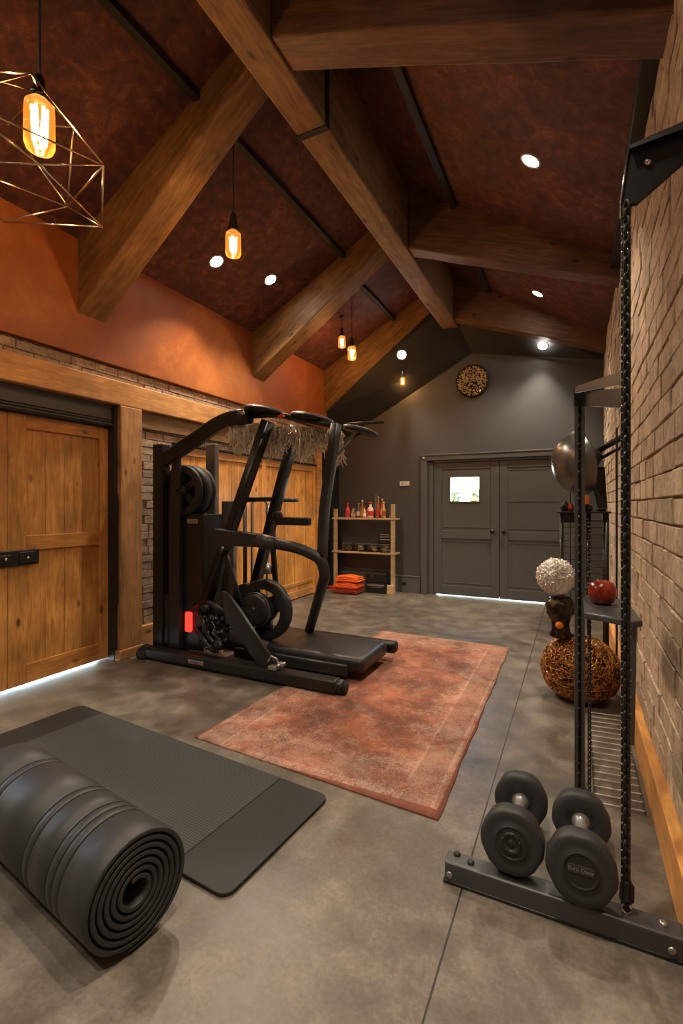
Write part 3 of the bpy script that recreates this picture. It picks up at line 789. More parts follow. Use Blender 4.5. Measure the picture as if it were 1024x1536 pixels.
# front column (holes, studs) standing on the foot beam
fx, fy = .150, 1.815
b = NB(); box(b, fx-.014, fx+.014, fy-.004, fy+.012, .08, 2.40, bev=.003); obj('front_post', b, 'blackmetal', T)
b = NB(); bx, by = -.002, 2.62
box(b, bx, bx+.018, by, by+.05, .0, 2.0, bev=.003); box(b, bx+.03, bx+.046, by, by+.05, .0, 1.99, bev=.002); box(b, bx+.014, bx+.034, by+.03, by+.05, 0, 1.99)
obj('rear_post', b, 'gunmetal', T)
def studs(name, x, y, z0, z1, dz, r, m_, par):
    b = NB(); z = z0
    while z < z1:
        for dx in (-.0075, .0075):
            if random.random() < .8: sphere(b, (x+dx+random.uniform(-.001, .001), y, z+random.uniform(-.004, .004)), r*random.uniform(.7, 1.2), 8, 6, (1, .6, 1))
        z += dz
    o = obj(name, b, m_, par); o['kind'] = 'stuff'
studs('stud_row', .024, 2.622, .04, 1.95, .045, .0035, 'silverdull', T)
b = NB(); z = .1
while z < 1.95: box(b, bx+.019, bx+.029, by+.012, by+.026, z, z+.03, bev=.003); z += .042
o = obj('slot_teeth', b, 'blackmetal', T); o['kind'] = 'stuff'
b = NB(); z = .16
while z < 2.36:
    for dx in (-.0115, .0115):
        sphere(b, (fx+dx, fy-.006, z+random.uniform(-.005, .005)), .0034*random.uniform(.7, 1.2), 8, 6)
    z += .028
o = obj('stud_row', b, 'silverdull', T); o['kind'] = 'stuff'
# top cross arms
b = NB()
prism(b, [(bx, by, 1.985), (fx-.01, fy+.01, 1.845), (fx-.01, fy+.01, 1.805), (bx, by, 1.955)], (.0, .016, .0)); obj('cross_arm', b, 'greymetal', T)
b = NB(); prism(b, [(bx+.045, by-.02, 1.955), (fx-.01, fy+.02, 1.790), (fx-.01, fy+.02, 1.725), (bx+.045, by-.02, 1.885)], (0, .016, 0)); obj('cross_arm', b, 'greymetal', T)
b = NB(); box(b, bx-.003, bx+.09, by-.006, by+.002, 1.89, 1.99, bev=.003); box(b, bx+.05, bx+.12, by-.01, by-.004, 1.91, 1.955, bev=.003); obj('corner_plate', b, 'blackmetal', T)
# top bracket to the wall
b = NB()
prism(b, [(fx-.016, fy-.01, 2.385), (fx+.010, fy-.01, 2.568), (XR-.034, fy-.01, 2.60), (XR-.034, fy-.01, 2.50), (fx+.030, fy-.01, 2.375)], (0, .016, 0))
bk = obj('wall_bracket', b, 'blackmetal', T, bev=.003)
b = NB(); prism(b, [(fx+.010, fy-.012, 2.572), (XR-.034, fy-.012, 2.604), (XR-.034, fy+.055, 2.604), (fx+.010, fy+.055, 2.572)], (0, 0, -.012)); obj('bracket_top', b, 'greymetal', bk)
b = NB(); prism(b, [(fx+.010, fy-.035, 2.545), (XR-.034, fy-.035, 2.565), (XR-.034, fy-.014, 2.604), (fx+.010, fy-.012, 2.572)], (0, .004, 0)); obj('bracket_lip', b, 'greymetal', bk)
b = NB(); bar(b, [(fx-.018, fy-.013, 2.34), (fx-.017, fy-.013, 2.39), (fx+.009, fy-.013, 2.570)], .006, .006); lathe(b, [(0, -.012), (.010, -.012), (.010, .0)], (fx+.060, fy-.006, 2.50), rotm=Matrix.Rotation(-PI/2, 3, 'X'), seg=14); obj('bracket_edge', b, 'chrome', bk)
# shelf arm with its leg
b = NB(); prism(b, [(.035, 2.66, .93), (.215, 2.60, .93), (.235, 2.16, .93), (.20, 2.13, .93), (.035, 2.22, .93)], (0, 0, .026)); obj('side_shelf', b, 'gunmetal', T, bev=.006)
b = NB(); prism(b, [(.165, 2.15, .93), (.215, 2.15, .93), (.207, 2.15, .47), (.180, 2.15, .47)], (0, .05, 0)); obj('shelf_leg', b, 'gunmetal', T, bev=.004)
# chains
def chain(name, x, y, z0, z1, lab, R_=.0125, r=.0036, lx=0):
    T2 = thing(name, lab, 'chain', (x, y, z0)); b = NB(); z = z1; k = 0; p = R_*1.75
    while z > z0:
        pts = []
        for i in range(12):
            a = 2*PI*i/12; u_, w_ = R_*.62*math.cos(a), R_*1.15*math.sin(a); o_ = .5 if k % 2 else -.5
            a2 = PI/4*(1 if k % 2 else -1)
            pts.append((x+u_*math.cos(a2), y+u_*math.sin(a2), z+w_))
        tube(b, pts, r, 6, closed=True); z -= p; k += 1
    o = obj('links', b, 'blackmetal', T2, shade=True); o['kind'] = 'stuff'; return T2
C1 = chain('hanging_chain', fx, fy-.022, .20, 2.37, 'heavy black chain hanging down the front rack post to a carabiner', .0150, .0050)
b = NB()
pts = [(fx+.0, fy-.024, .205), (fx+.016, fy-.024, .17), (fx+.015, fy-.024, .125), (fx, fy-.024, .105), (fx-.015, fy-.024, .125), (fx-.012, fy-.024, .17)]
tube(b, [pts[i] for i in range(6)], .007, 8, closed=True); box(b, fx-.010, fx+.010, fy-.034, fy-.016, .12, .185, bev=.006); sphere(b, (fx, fy-.036, .14), .005, 8, 6); obj('carabiner', b, 'blackmetal', C1)
b = NB(); tube(b, [(fx+.014*math.cos(a), fy-.024, .095+.014*math.sin(a)) for a in [2*PI*i/14 for i in range(14)]], .0035, 6, closed=True); obj('anchor_ring', b, 'chrome', C1)
chain('light_chain', .062, 2.56, .01, .905, 'thin dark chain hanging under the grey side shelf', .012, .0032)
# pale wires added in place of reflected lines on the floor between the posts
T = thing('reflection_wires', 'thin wires added for reflected lines on the floor behind the dumbbells', 'grate', (.1, 3.1, 0))
b = NB(); y = 2.53
while y < 3.62:
    tube(b, [(.085, y, .010), (.285, y+.02, .010)], .0028, 6); y += .072
o = obj('wires', b, 'wirewhite', T); o['kind'] = 'stuff'
b = NB(); tube(b, [(.085, 2.52, .006), (.085, 3.62, .006)], .004, 6); obj('side_wire', b, 'greymetal', T)
b = NB(); tube(b, [(.285, 2.54, .006), (.285, 3.64, .006)], .004, 6); obj('side_wire', b, 'greymetal', T)

# ------------------------------------------------------------------ red ball on the side shelf
b = NB(); lathe(b, [(0, .004), (.03, 0), (.047, .012), (.058, .042), (.057, .068), (.045, .096), (.02, .107), (0, .105)], (.110, 2.44, .957), seg=32)
one('glazed_ball', b, 'redglass', 'shiny dark red round pot on the grey rack shelf', 'pot', loc=(.110, 2.44, .957))

# ------------------------------------------------------------------ woven amber urn, black vase, foil ball
ux, uy = .035, 3.88
T = thing('woven_urn', 'round amber wire-woven urn on the floor by the rack', 'urn', (ux, uy, 0))
UP = [(.10, .0), (.16, .012), (.225, .07), (.258, .15), (.262, .22), (.240, .30), (.18, .375), (.10, .42), (.05, .43)]
b = NB(); lathe(b, [(r-.012, z) for r, z in UP], (ux, uy, .012), seg=36); obj('inner_body', b, 'urncore', T)
b = NB()
def urn_pt(t, a, d=0):
    t = max(0, min(1, t))*(len(UP)-1); i = min(int(t), len(UP)-2); f = t-i
    r = UP[i][0]*(1-f)+UP[i+1][0]*f+d; z = UP[i][1]*(1-f)+UP[i+1][1]*f
    return V((ux+r*math.cos(a), uy+r*math.sin(a), z+.016))
for k in range(430):
    a = random.random()*2*PI; t = random.random(); da = random.uniform(-1, 1)*.30; dt = random.uniform(-.09, .09)
    if k % 3 == 0: dt *= .2; da *= 1.5
    pts = []
    for q in range(12):
        pts.append(urn_pt(.03+.95*abs(((t+2) % 2)-1), a, random.uniform(-.003, .006))); t += dt; a += da*.6
    sweep(b, pts, circ(random.uniform(.0022, .0042), 5))
o = obj('wire_weave', b, 'amberwire', T)
o['kind'] = 'stuff'
vx, vy, vz = -.095, 3.82, .436
T = thing('bronze_vase', 'lumpy blackened vase standing on the amber urn', 'vase', (vx, vy, vz))
b = NB(); lathe(b, [(.055, 0), (.075, .015), (.055, .06), (.06, .12), (.085, .17), (.10, .22), (.096, .25), (.07, .285), (.05, .298), (0, .298)], (vx, vy, vz+.005), seg=36)
for v_ in b.verts:
    d = V((v_.co.x-vx, v_.co.y-vy, 0)); a = math.atan2(d.y, d.x)
    v_.co += d*(.12*math.sin(5*a+v_.co.z*30)+.08*math.sin(9*a-v_.co.z*55))
obj('body', b, 'bronze', T, shade=True)
b = NB(); lathe(b, [(0, 0), (.02, .003), (.027, .02), (.02, .038), (0, .042)], (vx-.005, vy-.075, vz+.11), rotm=Matrix.Rotation(PI/2, 3, 'X'), seg=20); obj('amber_boss', b, 'orangelid', T)
bc = V((-.125, 3.82, .880))
T = thing('foil_ball', 'crumpled silvery white ball resting on the black vase', 'ball', (bc.x, bc.y, bc.z-.13))
b = NB(); q = bmesh.ops.create_icosphere(b, subdivisions=5, radius=.128)
from mathutils import noise as NZ
for v_ in b.verts:
    d = v_.co.normalized(); k = 1-abs(NZ.noise(d*6))*.26 + abs(NZ.noise(d*15+V((5,1,2))))*.20 + NZ.noise(d*2)*.05
    v_.co = d*.128*k + bc
obj('crumpled_skin', b, 'foil', T)
b = NB()
for k in range(220):
    d = V((random.gauss(0,1), random.gauss(0,1), random.gauss(0,1))).normalized(); ax = d.orthogonal().normalized(); pts = []
    rot = Matrix.Rotation(random.uniform(.06, .14), 3, (ax+V((random.random(), random.random(), random.random()))*.6).normalized())
    for i in range(9): pts.append(bc+d*(.127+random.uniform(-.003, .004))); d = rot@d
    sweep(b, pts, circ(random.uniform(.0018, .0038), 5))
o = obj('ribbon_strands', b, 'foil', T); o['kind'] = 'stuff'

# ------------------------------------------------------------------ black stand with dome lamp behind the rack
T = thing('metal_stand', 'tall narrow black metal stand against the brick wall', 'stand', (.06, 4.4, 0))
b = NB(); box(b, -.135, .255, 4.25, 4.60, 1.335, 1.352, bev=.003); obj('top_shelf', b, 'blackmetal', T)
b = NB(); box(b, -.09, .02, 4.27, 4.40, 1.26, 1.335, bev=.006); obj('under_box', b, 'blackmetal', T)
for x, y in ((-.10, 4.28), (.225, 4.28), (-.10, 4.57), (.225, 4.57), (.10, 4.30)):
    b = NB(); tube(b, [(x, y, 0), (x, y, 1.34)], .016 if x > -.05 else .013, 10); obj('post', b, 'blackmetal', T)
for z in (.16, .72):
    b = NB(); box(b, -.10, .225, 4.28, 4.57, z, z+.012); obj('shelf', b, 'blackmetal', T)
b = NB(); z = .86
while z < 1.28: tube(b, [(-.10, 4.278, z), (.225, 4.278, z)], .005, 6); z += .052
o = obj('cross_wires', b, 'blackmetal2', T); o['kind'] = 'stuff'
studs('stud_row', .10, 4.281, .75, 1.3, .03, .006, 'silverdull', T)
for (x, y, h, r, m_, lab) in ((-.075, 4.33, .085, .035, 'bronze', 'dark small jar on the left of the black stand top'), (-.03, 4.31, .07, .024, 'redglass', 'small red and clear trinket on the black stand top'),
                     (.085, 4.30, .055, .045, 'bronze', 'low dark dish on the black stand top'), (.19, 4.34, .03, .04, 'greymetal', 'flat grey dish on the right of the black stand top')):
    b = NB(); lathe(b, [(r*.7, 0), (r, h*.3), (r*.9, h*.7), (r*.5, h*.85), (r*.55, h), (0, h)], (x, y, 1.3525), seg=20); one('trinket_jar', b, m_, lab, 'jar', loc=(x, y, 1.3525), shade=False)
b = NB(); box(b, .055, .10, 4.27, 4.31, 1.41, 1.475, bev=.012); box(b, .062, .093, 4.277, 4.303, 1.47, 1.485, bev=.004); box(b, .05, .105, 4.265, 4.315, 1.4085, 1.415)
one('orange_pot', b, 'orangelid', 'small bright orange pot on the low dark dish', 'pot', loc=(.078, 4.29, 1.4085))
dc = V((.03, 4.42, 1.75)); T = thing('dome_reflector', 'big dark steel dome on a wall arm above the black stand', 'wall lamp', (dc.x, dc.y, 1.45))
ax = V((.86, .38, .18)).normalized(); Rd = ax.to_track_quat('Z', 'Y').to_matrix()
b = NB(); lathe(b, [(0, -.20), (.08, -.192), (.15, -.165), (.21, -.12), (.25, -.06), (.268, 0), (.272, .012), (.262, .016), (.25, -.0), (.20, -.10), (.10, -.165), (0, -.18)], dc, rotm=Rd, seg=56); obj('dome_shell', b, 'dome', T)
b = NB()
for k in range(9):
    a = 2*PI*k/9; p0 = dc+Rd@V((.245*math.cos(a), .245*math.sin(a), .0)); p1 = dc+Rd@V((.07*math.cos(a), .07*math.sin(a), .03)); bar(b, [p0, p1], .02, .012)
obj('inner_ribs', b, 'blackmetal', T)
b = NB(); sphere(b, dc+ax*.08+V((.02, -.02, .03)), .085, 24, 16); lathe(b, [(.11, -.08), (.11, .02), (.07, .06)], dc, rotm=Rd, seg=24); obj('motor_hub', b, 'vinyl', T)
b = NB(); tube(b, [dc+ax*.10+V((.02, -.03, .06)), V((.30, 4.36, 1.92)), V((.344, 4.36, 1.945))], .026, 12); tube(b, [dc+ax*.12+V((.02, -.04, -.01)), V((.344, 4.32, 1.87))], .014, 10); box(b, .328, .346, 4.28, 4.44, 1.80, 2.03, bev=.008); obj('wall_arm', b, 'blackmetal', T)
b = NB(); prism(b, [(.08, 4.40, 1.72), (.22, 4.46, 1.72), (.24, 4.46, 1.37), (.17, 4.40, 1.37)], (0, .10, 0)); obj('support_leg', b, 'blackmetal2', T, bev=.01)
b = NB(); tube(b, [(.29, 4.25, 0), (.29, 4.25, 2.0)], .008, 8); one('cable_conduit', b, 'blackmetal', 'thin dark vertical pipe beside the black stand', 'pipe', loc=(.29, 4.25, 0))

# ------------------------------------------------------------------ exercise machine
T = thing('exercise_machine', 'big black treadmill and weight machine on the left', 'exercise machine', (-2.6, 3.5, 0))
Y = 3.25
def P(name, b, m_, par=T, **k): return obj(name, b, m_, par, **k)
b = NB(); box(b, -3.50, -1.56, 3.09, 3.20, .016, .118, bev=.022, seg=3); lathe(b, [(0, 0), (.048, 0), (.052, .01), (.052, .06), (0, .06)], (-1.575, 3.145, .067), 'x', 24); rail = P('base_rail', b, 'blackmetal')
b = NB(); lathe(b, [(0, 0), (.040, 0), (.048, .008), (.048, .012), (0, .012)], (-1.513, 3.145, .067), 'x', 24); P('end_cap', b, 'rubber', rail)
b = NB(); box(b, -3.60, -3.48, 3.07, 3.19, .0, .085, bev=.03, seg=3); tube(b, [(-3.60, 3.13, .055), (-3.52, 3.13, .105), (-3.45, 3.14, .09)], .03, 10); P('foot', b, 'rubber')
b = NB(); box(b, -3.0, -1.42, 3.975, 4.085, .085, .185, bev=.03, seg=3); P('base_rail', b, 'blackmetal')
b = NB(); box(b, -3.45, -3.33, 3.205, 4.08, .014, .10, bev=.015); P('cross_member', b, 'blackmetal')
b = NB(); box(b, -2.35, -2.25, 3.15, 4.06, .014, .085, bev=.01); P('cross_member', b, 'blackmetal')
# deck
b = NB(); box(b, -2.72, -1.475, 3.385, 3.955, .078, .205, bev=.05, seg=5); dk = P('running_deck', b, 'vinyl')
for f in dk.data.polygons: f.use_smooth = True
b = NB(); box(b, -2.70, -1.60, 3.35, 3.392, .06, .15, bev=.012); P('deck_side', b, 'blackmetal2')
b = NB(); box(b, -2.9, -2.7, 3.36, 3.96, .10, .28, bev=.03); P('motor_cover', b, 'blackmetal2')
# uprights and weight tower
b = NB(); box(b, -3.517, -3.395, Y-.05, Y+.05, .10, 1.965, bev=.008); P('upright', b, 'blackmetal')
b = NB(); box(b, -3.35, -3.215, Y-.02, Y+.03, .10, 1.33, bev=.006); prism(b, [(-3.35, Y-.02, 1.33), (-3.30, Y-.02, 1.84), (-3.22, Y-.02, 1.84), (-3.20, Y-.02, 1.33)], (0, .03, 0)); P('tower_column', b, 'blackmetal2')
b = NB(); box(b, -3.34, -2.99, Y+.035, Y+.30, .09, 1.32, bev=.008); P('tower_housing', b, 'blackmetal')
b = NB(); box(b, -3.10, -2.955, Y+.42, Y+.47, .12, 1.44, bev=.004); P('tower_guide', b, 'guide')
b = NB(); box(b, -3.25, -3.13, Y+.36, Y+.42, 1.3, 2.0, bev=.01); P('tower_strap', b, 'guide')
b = NB(); box(b, -3.46, -3.33, Y-.03, Y+.30, .10, .58, bev=.02); P('tower_foot', b, 'blackmetal')
b = NB(); box(b, -3.175, -3.105, Y+.0, Y+.036, .255, .435, bev=.014); rl = P('red_lamp', b, 'red')
b = NB(); box(b, -3.165, -3.045, Y+.024, Y+.036, 1.235, 1.275, bev=.003); mp = P('maker_plate', b, 'badge'); text('lettering', 'EUCR', .034, 'ink', mp, (-3.105, Y+.0225, 1.254), Matrix.Rotation(PI/2, 3, 'X'))
b = NB(); box(b, -2.97, -2.80, 3.082, 3.092, .05, .085, bev=.006); mp = P('maker_plate', b, 'silverdull', rail); text('lettering', 'F E D R', .028, 'ink', mp, (-2.885, 3.0805, .066), Matrix.Rotation(PI/2, 3, 'X'))
# top arm
b = NB(); bar(b, [(-3.47, Y, 1.80), (-3.36, Y, 1.84), (-2.80, Y, 2.10), (-2.66, Y, 2.14), (-2.44, Y, 2.15)], .085, .125, .10, .02); P('top_arm', b, 'blackmetal')
# upper wheels
Rx = Matrix.Rotation(-PI/2, 3, 'X')
def wheel(name, c, r, w, inner, m_, spokes=5, hub=.05, par=T, fat=1):
    b = NB(); c = V(c)
    lathe(b, [(inner, 0), (r-.015, 0), (r, .01), (r, w-.01), (r-.015, w), (inner, w), (inner-.006, w*.5), (inner, 0)], c, rotm=Rx, seg=56, cap=False)
    for k in range(spokes):
        a = 2*PI*k/spokes+.5; bar(b, [c+V((hub*.8*math.cos(a), w*.5, hub*.8*math.sin(a))), c+V(((inner+.01)*math.cos(a), w*.5, (inner+.01)*math.sin(a)))], .06*r/.23*fat, w*.45, up=V((0,1,0)))
    lathe(b, [(0, -.006), (hub*.5, -.006), (hub, .006), (hub, w), (0, w)], c, rotm=Rx, seg=28)
    return P(name, b, m_)
wheel('weight_disc', (-3.235, Y+.02, 1.535), .235, .045, .165, 'rubber')
wheel('weight_disc', (-3.235, Y+.085, 1.535), .237, .10, .19, 'rubber')
wheel('weight_disc', (-3.235, Y+.205, 1.535), .23, .04, .18, 'rubber')
b = NB(); lathe(b, [(0, -.02), (.012, -.02), (.03, -.01), (.03, .25), (0, .25)], (-3.235, Y, 1.535), rotm=Rx, seg=18); P('axle', b, 'greymetal')
# leaning bars
b = NB(); bar(b, [(-2.99, Y+.03, .43), (-2.285, Y+.03, 2.10)], .075, .105, r=.015, up=V((0,1,0))); P('leaning_bar', b, 'blackmetal')
b = NB(); bar(b, [(-2.66, 3.60, .62), (-2.205, 3.60, 2.10)], .075, .105, r=.015, up=V((0,1,0))); P('leaning_bar', b, 'blackmetal')
b = NB(); bar(b, [(-1.66, Y+.05, 2.03), (-1.70, Y+.05, 1.75), (-1.76, Y+.05, 1.42), (-1.775, Y+.05, 1.20), (-1.765, Y+.02, 1.0)], .06, .095, .2, .015, up=V((0,1,0))); P('front_bar', b, 'blackmetal2')
# handrail
b = NB(); tube(b, [(-2.66, Y-.03, 1.135), (-2.35, Y-.03, 1.115), (-1.93, Y-.03, 1.06), (-1.765, Y, .985), (-1.745, Y+.03, .86), (-2.30, 3.99, .19)], .044, 16, rad=.12); P('handrail', b, 'blackmetal2')
b = NB(); lathe(b, [(.045, 0), (.058, .03), (.060, .10), (.048, .22)], (-2.37, Y-.03, 1.115), rotm=V((1, 0, -.12)).normalized().to_track_quat('Z', 'Y').to_matrix(), seg=24); P('grip_sleeve', b, 'greymetal')
b = NB(); prism(b, [(-2.76, Y-.085, 1.20), (-2.33, Y-.085, 1.165), (-2.33, Y-.085, 1.06), (-2.62, Y-.085, 1.06), (-2.69, Y-.085, .97)], (0, .10, 0)); P('rail_bracket', b, 'blackmetal2', bev=.008)
b = NB(); bar(b, [(-2.68, Y-.04, 1.0), (-2.60, Y-.04, .80), (-2.50, Y-.04, .55)], .03, .05, .05); P('brace', b, 'blackmetal')
b = NB(); lathe(b, [(0, -.01), (.012, -.01), (.014, .01)], (-2.655, Y-.09, 1.045), rotm=Rx, seg=12); P('bolt', b, 'chrome')
# crossbar, pad
b = NB(); tube(b, [(-2.57, Y+.1, 1.445), (-2.72, 3.9, 1.46), (-2.42, 4.0, 1.45), (-2.40, 3.62, 1.45)], .02, 10, rad=.06); bar(b, [(-2.56, Y+.06, 1.45), (-2.38, 3.6, 1.455)], .04, .04); P('cross_bar', b, 'blackmetal')
b = NB(); box(b, -2.38, -2.045, 3.52, 3.60, 1.225, 1.295, bev=.018, seg=3); sphere(b, (-2.37, 3.55, 1.305), .05, 16, 10); P('padded_arm', b, 'vinyl')
# poles behind
b = NB(); tube(b, [(-3.02, 4.05, .05), (-3.02, 4.05, 1.45), (-2.83, 4.05, 1.45), (-2.83, 4.05, .05)], .016, 12, rad=.05); P('pole_frame', b, 'chrome')
b = NB(); tube(b, [(-3.07, 4.0, .05), (-3.07, 4.0, 1.40)], .022, 12); P('pole', b, 'blackmetal')
b = NB(); bar(b, [(-2.73, 4.02, 1.40), (-2.74, 4.02, 1.0), (-2.70, 4.02, .55)], .04, .05); P('pole', b, 'blackmetal')
b = NB(); lathe(b, [(.035, .10), (.075, .0), (0, .0)], (-2.80, 4.0, .715), seg=20); P('grey_cone', b, 'silverdull', label='pale grey cone weight')
# flywheel
wheel('flywheel', (-2.47, 3.46, .475), .268, .085, .185, 'blackmetal2', spokes=3, hub=.11, fat=2.2)
b = NB(); lathe(b, [(.03, -.035), (.115, -.03), (.142, -.01), (.145, .05), (.10, .07), (.03, .07), (.03, -.035)], (-2.50, 3.40, .49), rotm=Rx, seg=40, cap=False); lathe(b, [(0, -.045), (.02, -.045), (.035, -.03), (.035, .05)], (-2.50, 3.40, .49), rotm=Rx, seg=20); P('flywheel_cover', b, 'vinyl')
b = NB(); lathe(b, [(.146, .0), (.152, .0), (.152, .03), (.146, .03)], (-2.50, 3.39, .49), rotm=Rx, seg=40, cap=False); P('cover_ring', b, 'gunmetal')
b = NB(); lathe(b, [(0, 0), (.15, 0), (.165, .01), (.165, .05), (0, .05)], (-2.66, 3.47, .53), rotm=Rx, seg=36); P('rear_disc', b, 'blackmetal')
b = NB(); lathe(b, [(.028, 0), (.10, .03), (.115, .05)], (-2.86, 3.42, .40), rotm=Rx, seg=30); P('pulley', b, 'blackmetal2')
# strut plate
b = NB(); prism(b, [(-2.67, Y-.10, .68), (-2.585, Y-.10, .66), (-2.10, Y-.10, .115), (-2.30, Y-.10, .115), (-2.63, Y-.10, .46)], (0, .035, 0)); P('strut_plate', b, 'blackmetal2', bev=.006)
b = NB(); bar(b, [(-2.575, Y-.105, .655), (-2.085, Y-.105, .125)], .014, .022, r=.003, up=V((0,1,0))); P('strut_edge', b, 'gunmetal')
b = NB()
box(b, -2.15, -2.07, 3.08, 3.14, .118, .15, bev=.008); tube(b, [(-2.17, 3.12, .17), (-2.14, 3.12, .215), (-2.09, 3.12, .20), (-2.07, 3.12, .15)], .009, 8); lathe(b, [(0, 0), (.016, 0), (.016, .02), (0, .02)], (-2.06, 3.10, .15), seg=12); box(b, -2.075, -2.02, 3.10, 3.15, .15, .18, bev=.008)
P('clamp', b, 'silverdull')
# drive mechanism: hoses, joints, knobs between tower and flywheel
b = NB(); random.seed(11)
box(b, -3.02, -2.78, 3.26, 3.42, .12, .22, bev=.03); box(b, -2.98, -2.86, 3.24, 3.34, .22, .42, bev=.03, rot=Matrix.Rotation(.25, 3, 'Y'))
tube(b, [(-3.06, 3.27, .50), (-2.95, 3.25, .56), (-2.83, 3.26, .52), (-2.74, 3.27, .46)], .028, 10, rad=.05)
tube(b, [(-3.05, 3.26, .30), (-2.93, 3.22, .24), (-2.84, 3.22, .15), (-2.76, 3.23, .15)], .026, 10, rad=.05)
tube(b, [(-2.98, 3.22, .46), (-2.90, 3.20, .38), (-2.86, 3.21, .26), (-2.78, 3.22, .20)], .018, 10, rad=.04)
for k in range(26): sphere(b, (random.uniform(-2.93, -2.70), random.uniform(3.19, 3.27), random.uniform(.15, .43)), random.uniform(.012, .030), 12, 8)
lathe(b, [(0, -.02), (.035, -.02), (.05, 0), (.05, .06), (0, .06)], (-2.76, 3.21, .20), rotm=Rx, seg=20); lathe(b, [(0, -.02), (.03, -.02), (.04, 0), (.04, .06), (0, .06)], (-2.90, 3.21, .50), rotm=Rx, seg=20)
P('drive_mechanism', b, 'blackmetal')
b = NB()
for k in range(16): lathe(b, [(0, 0), (.007, 0), (.007, .008), (0, .008)], (random.uniform(-2.90, -2.70), 3.185+random.random()*.02, random.uniform(.15, .40)), rotm=Matrix.Rotation(random.uniform(.8, 1.9), 3, 'X'), seg=8)
tube(b, [(-2.80, 3.19, .40), (-2.76, 3.185, .36), (-2.80, 3.185, .30), (-2.74, 3.185, .28)], .004, 6, rad=.02)
P('mechanism_bolts', b, 'silverdull')['kind'] = 'stuff'
b = NB(); tube(b, [(-2.75, 3.30, .27), (-2.30, 3.32, .20)], .055, 14); P('drive_tube', b, 'vinyl')
# overhead discs
def disc(c, r, tx, ty, lab=None):
    R_ = Matrix.Rotation(tx, 3, 'X') @ Matrix.Rotation(ty, 3, 'Y')
    b = NB(); lathe(b, [(0, .016), (r*.6, .018), (r*.92, .010), (r, 0), (r*.97, -.012), (r*.6, -.022), (0, -.024)], c, rotm=R_, seg=44); d = P('overhead_disc', b, 'vinyl')
    b = NB()
    for q in (.97, .80, .62): tube(b, [V(c)+R_@V((r*q*math.cos(a), r*q*math.sin(a), .012 if q > .9 else .019)) for a in [2*PI*i/40 for i in range(40)]], .004, 6, closed=True)
    P('disc_ring', b, 'silverdull', d)
disc((-2.34, Y+.06, 2.185), .175, -.10, .12); disc((-1.965, 3.45, 2.115), .185, -.10, .16); disc((-1.60, 3.62, 2.015), .15, -.10, .24)
b = NB(); tube(b, [(-2.46, Y+.02, 2.15), (-2.2, Y+.05, 2.15), (-1.95, 3.40, 2.09), (-1.66, Y+.08, 2.02)], .022, 10, rad=.05); tube(b, [(-1.68, Y+.08, 1.78), (-1.60, 3.5, 1.95), (-1.58, 3.6, 2.0)], .010, 8); tube(b, [(-1.66, 3.5, 2.06), (-1.38, 3.6, 2.07)], .012, 8); P('disc_carrier', b, 'blackmetal')
b = NB(); lathe(b, [(0, -.01), (.02, -.01), (.024, .02), (0, .02)], (-2.47, Y-.06, 2.17), rotm=Rx, seg=16); P('arm_bolt', b, 'chrome')
b = NB(); lathe(b, [(0, 0), (.01, 0), (.01, .02), (0, .02)], (-2.38, Y, 2.215), seg=10); P('arm_bolt', b, 'chrome')
b = NB(); box(b, -2.18, -2.13, 3.27, 3.30, 2.12, 2.14, bev=.004); P('red_tab', b, 'redwire', label='small red tab')
b = NB(); random.seed(5)
for k in range(2600):
    t = random.random(); x = -2.66+t*.90; y = 3.30+t*.28+random.uniform(-.07, .07)
    clump = .5+.5*math.sin(t*21)
    z1 = 2.13-t*.10-random.random()*.03; ln = random.uniform(.03, .13+.17*clump)
    z0 = z1-ln; w = random.uniform(.002, .0048); zz = z1
    a = random.random()*PI; dx, dy = w*math.cos(a), w*math.sin(a)
    pts = [(x+random.uniform(-.012, .012)*q, y+random.uniform(-.008, .008)*q, z1-ln*q/4) for q in range(5)]
    vl = [(b.verts.new((p[0]-dx, p[1]-dy, p[2])), b.verts.new((p[0]+dx, p[1]+dy, p[2]))) for p in pts]
    for A, B in zip(vl, vl[1:]): b.faces.new((A[0], A[1], B[1], B[0]))
fo = P('tinsel_fringe', b, 'fringe'); fo['kind'] = 'stuff'; fo['label'] = 'glittering silvery fringe hanging below the discs'

# ------------------------------------------------------------------ shelf unit with its things
T = thing('shelf_unit', 'light wooden open shelf unit against the dark end wall', 'shelf', (-3.08, 7.2, 0))
for x in (-3.585, -2.575):
    b = NB(); box(b, x-.03, x+.03, 7.08, 7.13, 0, 1.34 if x < -3 else 1.42, bev=.004); obj('post', b, 'shelf_wood', T)
b = NB(); box(b, -2.66, -2.55, 7.05, 7.10, 0, .14, bev=.006); obj('foot_block', b, 'shelf_wood', T)
SZ = (1.195, .645)
for z in SZ:
    b = NB(); box(b, -3.64, -2.53, 7.07, 7.32, z-.028, z, bev=.004); obj('shelf', b, 'shelf_wood', T)
bot = {'pink': mat('pink_bottle_glass', (.75,.05,.10), .08, coat=1), 'clear': M['glass'], 'amber': mat('amber_bottle_glass', (.42,.10,.02), .06, coat=1), 'gold': mat('gold_bottle_label', (.75,.48,.20), .25, .6),
       'white': mat('pinkish_white_jar', (.80,.55,.48), .3), 'grey': mat('smoky_bottle_glass', (.12,.125,.125), .08, coat=1)}
for k_, m_ in bot.items(): M['bot_'+k_] = m_
M['cap_dark'] = mat('dark_cap', (.03,.03,.03), .4); M['label_cream'] = mat('cream_label', (.80,.70,.58), .5); M['label_red'] = mat('red_label', (.55,.05,.04), .5)
